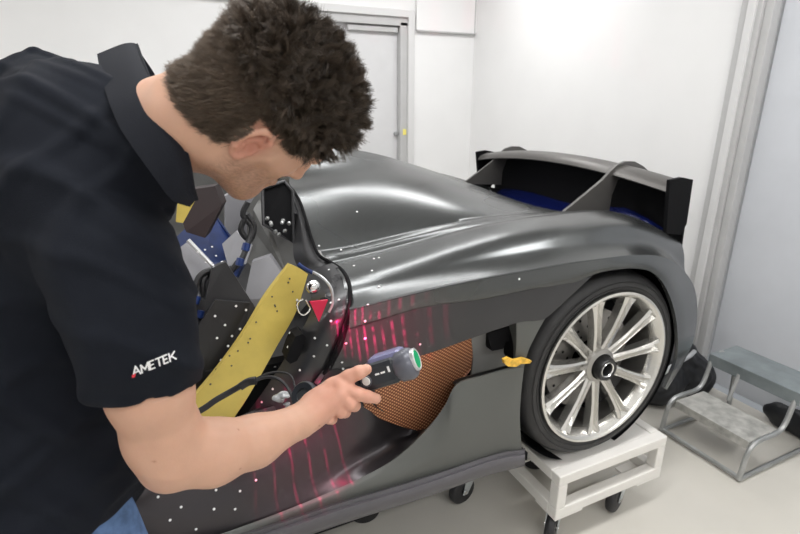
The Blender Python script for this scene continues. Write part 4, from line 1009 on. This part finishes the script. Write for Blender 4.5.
ring = MB().lathe([(.014, -.006), (.025, -.009), (.029, -.003), (.029, .004), (.025, .009), (.014, .007)], sc_a-axd*.006, (-vd*.8+ud*.5).normalized(), 32, closed=True)
ring.build('sensor_ring', M['scan'], sn, label='dark ring of the lower sensor head')
MB().lathe([(0, .004), (.018, .004), (.022, .0), (.020, -.004), (0, -.004)], sc_a-axd*.006, (-vd*.8+ud*.5).normalized(), 28).build('lens', M['glassdark'], sn)
MB().lathe([(0, .004), (.0072, .0035), (.0088, 0)], sc_a+axd*(LS*.595)-vd*.021+ud*-.004, tuple(-vd), 20).build('button', M['button'], sn, label='round white button')
MB().lathe([(.0088, .0), (.0105, .002), (.012, 0)], sc_a+axd*(LS*.595)-vd*.021+ud*-.004, tuple(-vd), 20).build('button_ring', M['scan_grey'], sn)
for a, w in ((.685, .009), (.735, .009)):
    sbox((LS*a, .001, .0215), (LS*a+w, .0045, .0228), .0008).build('status_light', M['white_print'], sn)
sbox((LS*.80, .000, .0215), (LS*.80+.0045, .011, .0228), .0008).build('status_light', M['white_print'], sn)
# red crosshair laser of the scanner: a real projected pattern
def laser(pos, target, energy, cone, freq, thin, name):
    ld = bpy.data.lights.new(name, 'SPOT'); ld.energy = energy; ld.color = (1, .02, .16); ld.spot_size = cone; ld.spot_blend = 1.0; ld.shadow_soft_size = .001
    ld.use_nodes = True; t = ld.node_tree; em = t.nodes['Emission']
    tc = t.nodes.new('ShaderNodeTexCoord'); sx = t.nodes.new('ShaderNodeSeparateXYZ'); t.links.new(tc.outputs['Normal'], sx.inputs[0])
    dv = t.nodes.new('ShaderNodeMath'); dv.operation = 'DIVIDE'; t.links.new(sx.outputs[0], dv.inputs[0]); t.links.new(sx.outputs[2], dv.inputs[1])
    ml = t.nodes.new('ShaderNodeMath'); ml.operation = 'MULTIPLY'; ml.inputs[1].default_value = freq; t.links.new(dv.outputs[0], ml.inputs[0])
    fr_ = t.nodes.new('ShaderNodeMath'); fr_.operation = 'FRACT'; t.links.new(ml.outputs[0], fr_.inputs[0])
    lt = t.nodes.new('ShaderNodeMath'); lt.operation = 'LESS_THAN'; lt.inputs[1].default_value = thin; t.links.new(fr_.outputs[0], lt.inputs[0])
    nz_ = t.nodes.new('ShaderNodeTexNoise'); nz_.inputs['Scale'].default_value = 9.0; nz_.inputs['Detail'].default_value = 3; t.links.new(tc.outputs['Normal'], nz_.inputs['Vector'])
    mr_ = t.nodes.new('ShaderNodeMapRange'); mr_.inputs[1].default_value = .42; mr_.inputs[2].default_value = .62; t.links.new(nz_.outputs['Fac'], mr_.inputs[0])
    mm = t.nodes.new('ShaderNodeMath'); mm.operation = 'MULTIPLY'; t.links.new(lt.outputs[0], mm.inputs[0]); t.links.new(mr_.outputs[0], mm.inputs[1]); lt = mm
    ad = t.nodes.new('ShaderNodeMath'); ad.operation = 'MULTIPLY_ADD'; ad.inputs[1].default_value = 1.0; ad.inputs[2].default_value = .12; t.links.new(lt.outputs[0], ad.inputs[0])
    t.links.new(ad.outputs[0], em.inputs['Strength'])
    o = bpy.data.objects.new(name, ld); COL.objects.link(o); o.location = pos
    o.rotation_euler = (Vector(target)-Vector(pos)).to_track_quat('-Z', 'Y').to_euler(); o.parent = sn; o.matrix_parent_inverse = mat_world(sn).inverted()
    return o
lp = sc_a.lerp(sc_b, .18)+vd*.045
laser(lp, pp(374, 326, y=1.08), 75.0, math.radians(56), 14.0, .30, 'scanner_laser')
lp2 = sc_a.lerp(sc_b, .55)+vd*.045-ud*.02
laser(lp2, pp(306, 432, y=1.16), 130.0, math.radians(46), 11.0, .13, 'scanner_laser')

# cable
cb = thing('cable', tuple(pp(200, 408, d=1.05)), 'black cable trailing from the scanner over the yellow door sill', 'cable')
cp = [(203,409,1.02),(216,400,1.03),(230,392,1.04),(244,384,1.04)]
MB().tube(smooth_path([pp(a, b, d=c) for a, b, c in [(180,422,1.0)]+cp], 24), .0065, 10).build('sleeve', M['rubber'], cb)
MB().tube(smooth_path([pp(a, b, d=c) for a, b, c in [(240,387,1.035),(248,382,1.04),(256,380.5,1.04)]], 12), .0085, 10).build('strain_relief', M['black'], cb)
MB().tube(smooth_path([pp(a, b, d=c) for a, b, c in [(254,381,1.04),(268,377,1.04),(280,380,1.03),(289,390,1.02),(294,402,1.0),(298,403,.985)]], 30), .0034, 8).build('lead', M['rubber'], cb)
MB().tube(smooth_path([pp(a, b, d=c) for a, b, c in [(252,381,1.045),(266,374,1.05),(280,372,1.05),(291,376,1.04),(295,388,1.02),(297,400,1.0)]], 30), .0022, 8).build('lead', M['rubber'], cb)
gl = thing('clear_plastic_bag', tuple(pp(282, 400, d=1.10)), 'small crumpled clear plastic bag on the jamb beside the scanner', 'bag')
Gf = Field(A3(pp(282, 400, d=1.09))-.05, A3(pp(282, 400, d=1.09))+.05, .0025)
for _ in range(14):
    q = A3(pp(282+random.uniform(-6, 7), 401+random.uniform(-7, 6), d=1.09+random.uniform(-.008, .008))); Gf.ell(q, (random.uniform(.004, .013), random.uniform(.004, .010), random.uniform(.003, .009)), None, .002)
Pg, Qg = Gf.mesh(); np_mesh('wrapper', Pg, Qg, mat('clear_film', (0.30, 0.31, 0.32), .15, coat=.8, bump=(120, 1.0)), gl)

# ------------------------------------------------------------------ bags behind the stool
def bagthing(name, label, cat, base, blobs, vox=.008):
    t = thing(name, base, label, cat); lo = A3([min(b[0][i]-max(b[1]) for b in blobs) for i in range(3)])-.04; hi = A3([max(b[0][i]+max(b[1]) for b in blobs) for i in range(3)])+.04
    f = Field(lo, hi, vox)
    for c, r in blobs: f.ell(c, r, None, .04)
    X, Y, Z = np.meshgrid(*[q.astype(np.float32) for q in f.ax], indexing='ij')
    f.g = (f.g-(np.sin(X*60+3*np.sin(Z*30))*np.sin(Y*50+2*np.sin(X*25))*.006).astype(np.float32)).astype(np.float32)
    f.g = np.maximum(f.g, (.004-Z)).astype(np.float32)
    P_, Q_ = f.mesh(); np_mesh('fabric', P_, Q_, M['bag'], t); return t
bg = bagthing('duffel_bag', 'black soft bag slumped on the floor between the car tail and the step stool', 'bag', (2.35, 1.62, 0), [((2.30, 1.60, .10), (.15, .13, .13)), ((2.44, 1.64, .17), (.15, .14, .17)), ((2.54, 1.56, .10), (.12, .11, .12)), ((2.42, 1.74, .25), (.12, .12, .14))])
MB().tube(smooth_path([(2.24, 1.53, .20), (2.31, 1.51, .255), (2.40, 1.51, .275), (2.47, 1.53, .28)], 16), .012, 8).build('strap', M['alu'], bg, label='grey strap')
bg2 = bagthing('cable_bag', 'flat black bag lying on the floor under the top step of the stool', 'bag', (2.55, 1.05, 0), [((2.655, 1.10, .06), (.04, .13, .07)), ((2.655, .92, .05), (.04, .12, .05))])
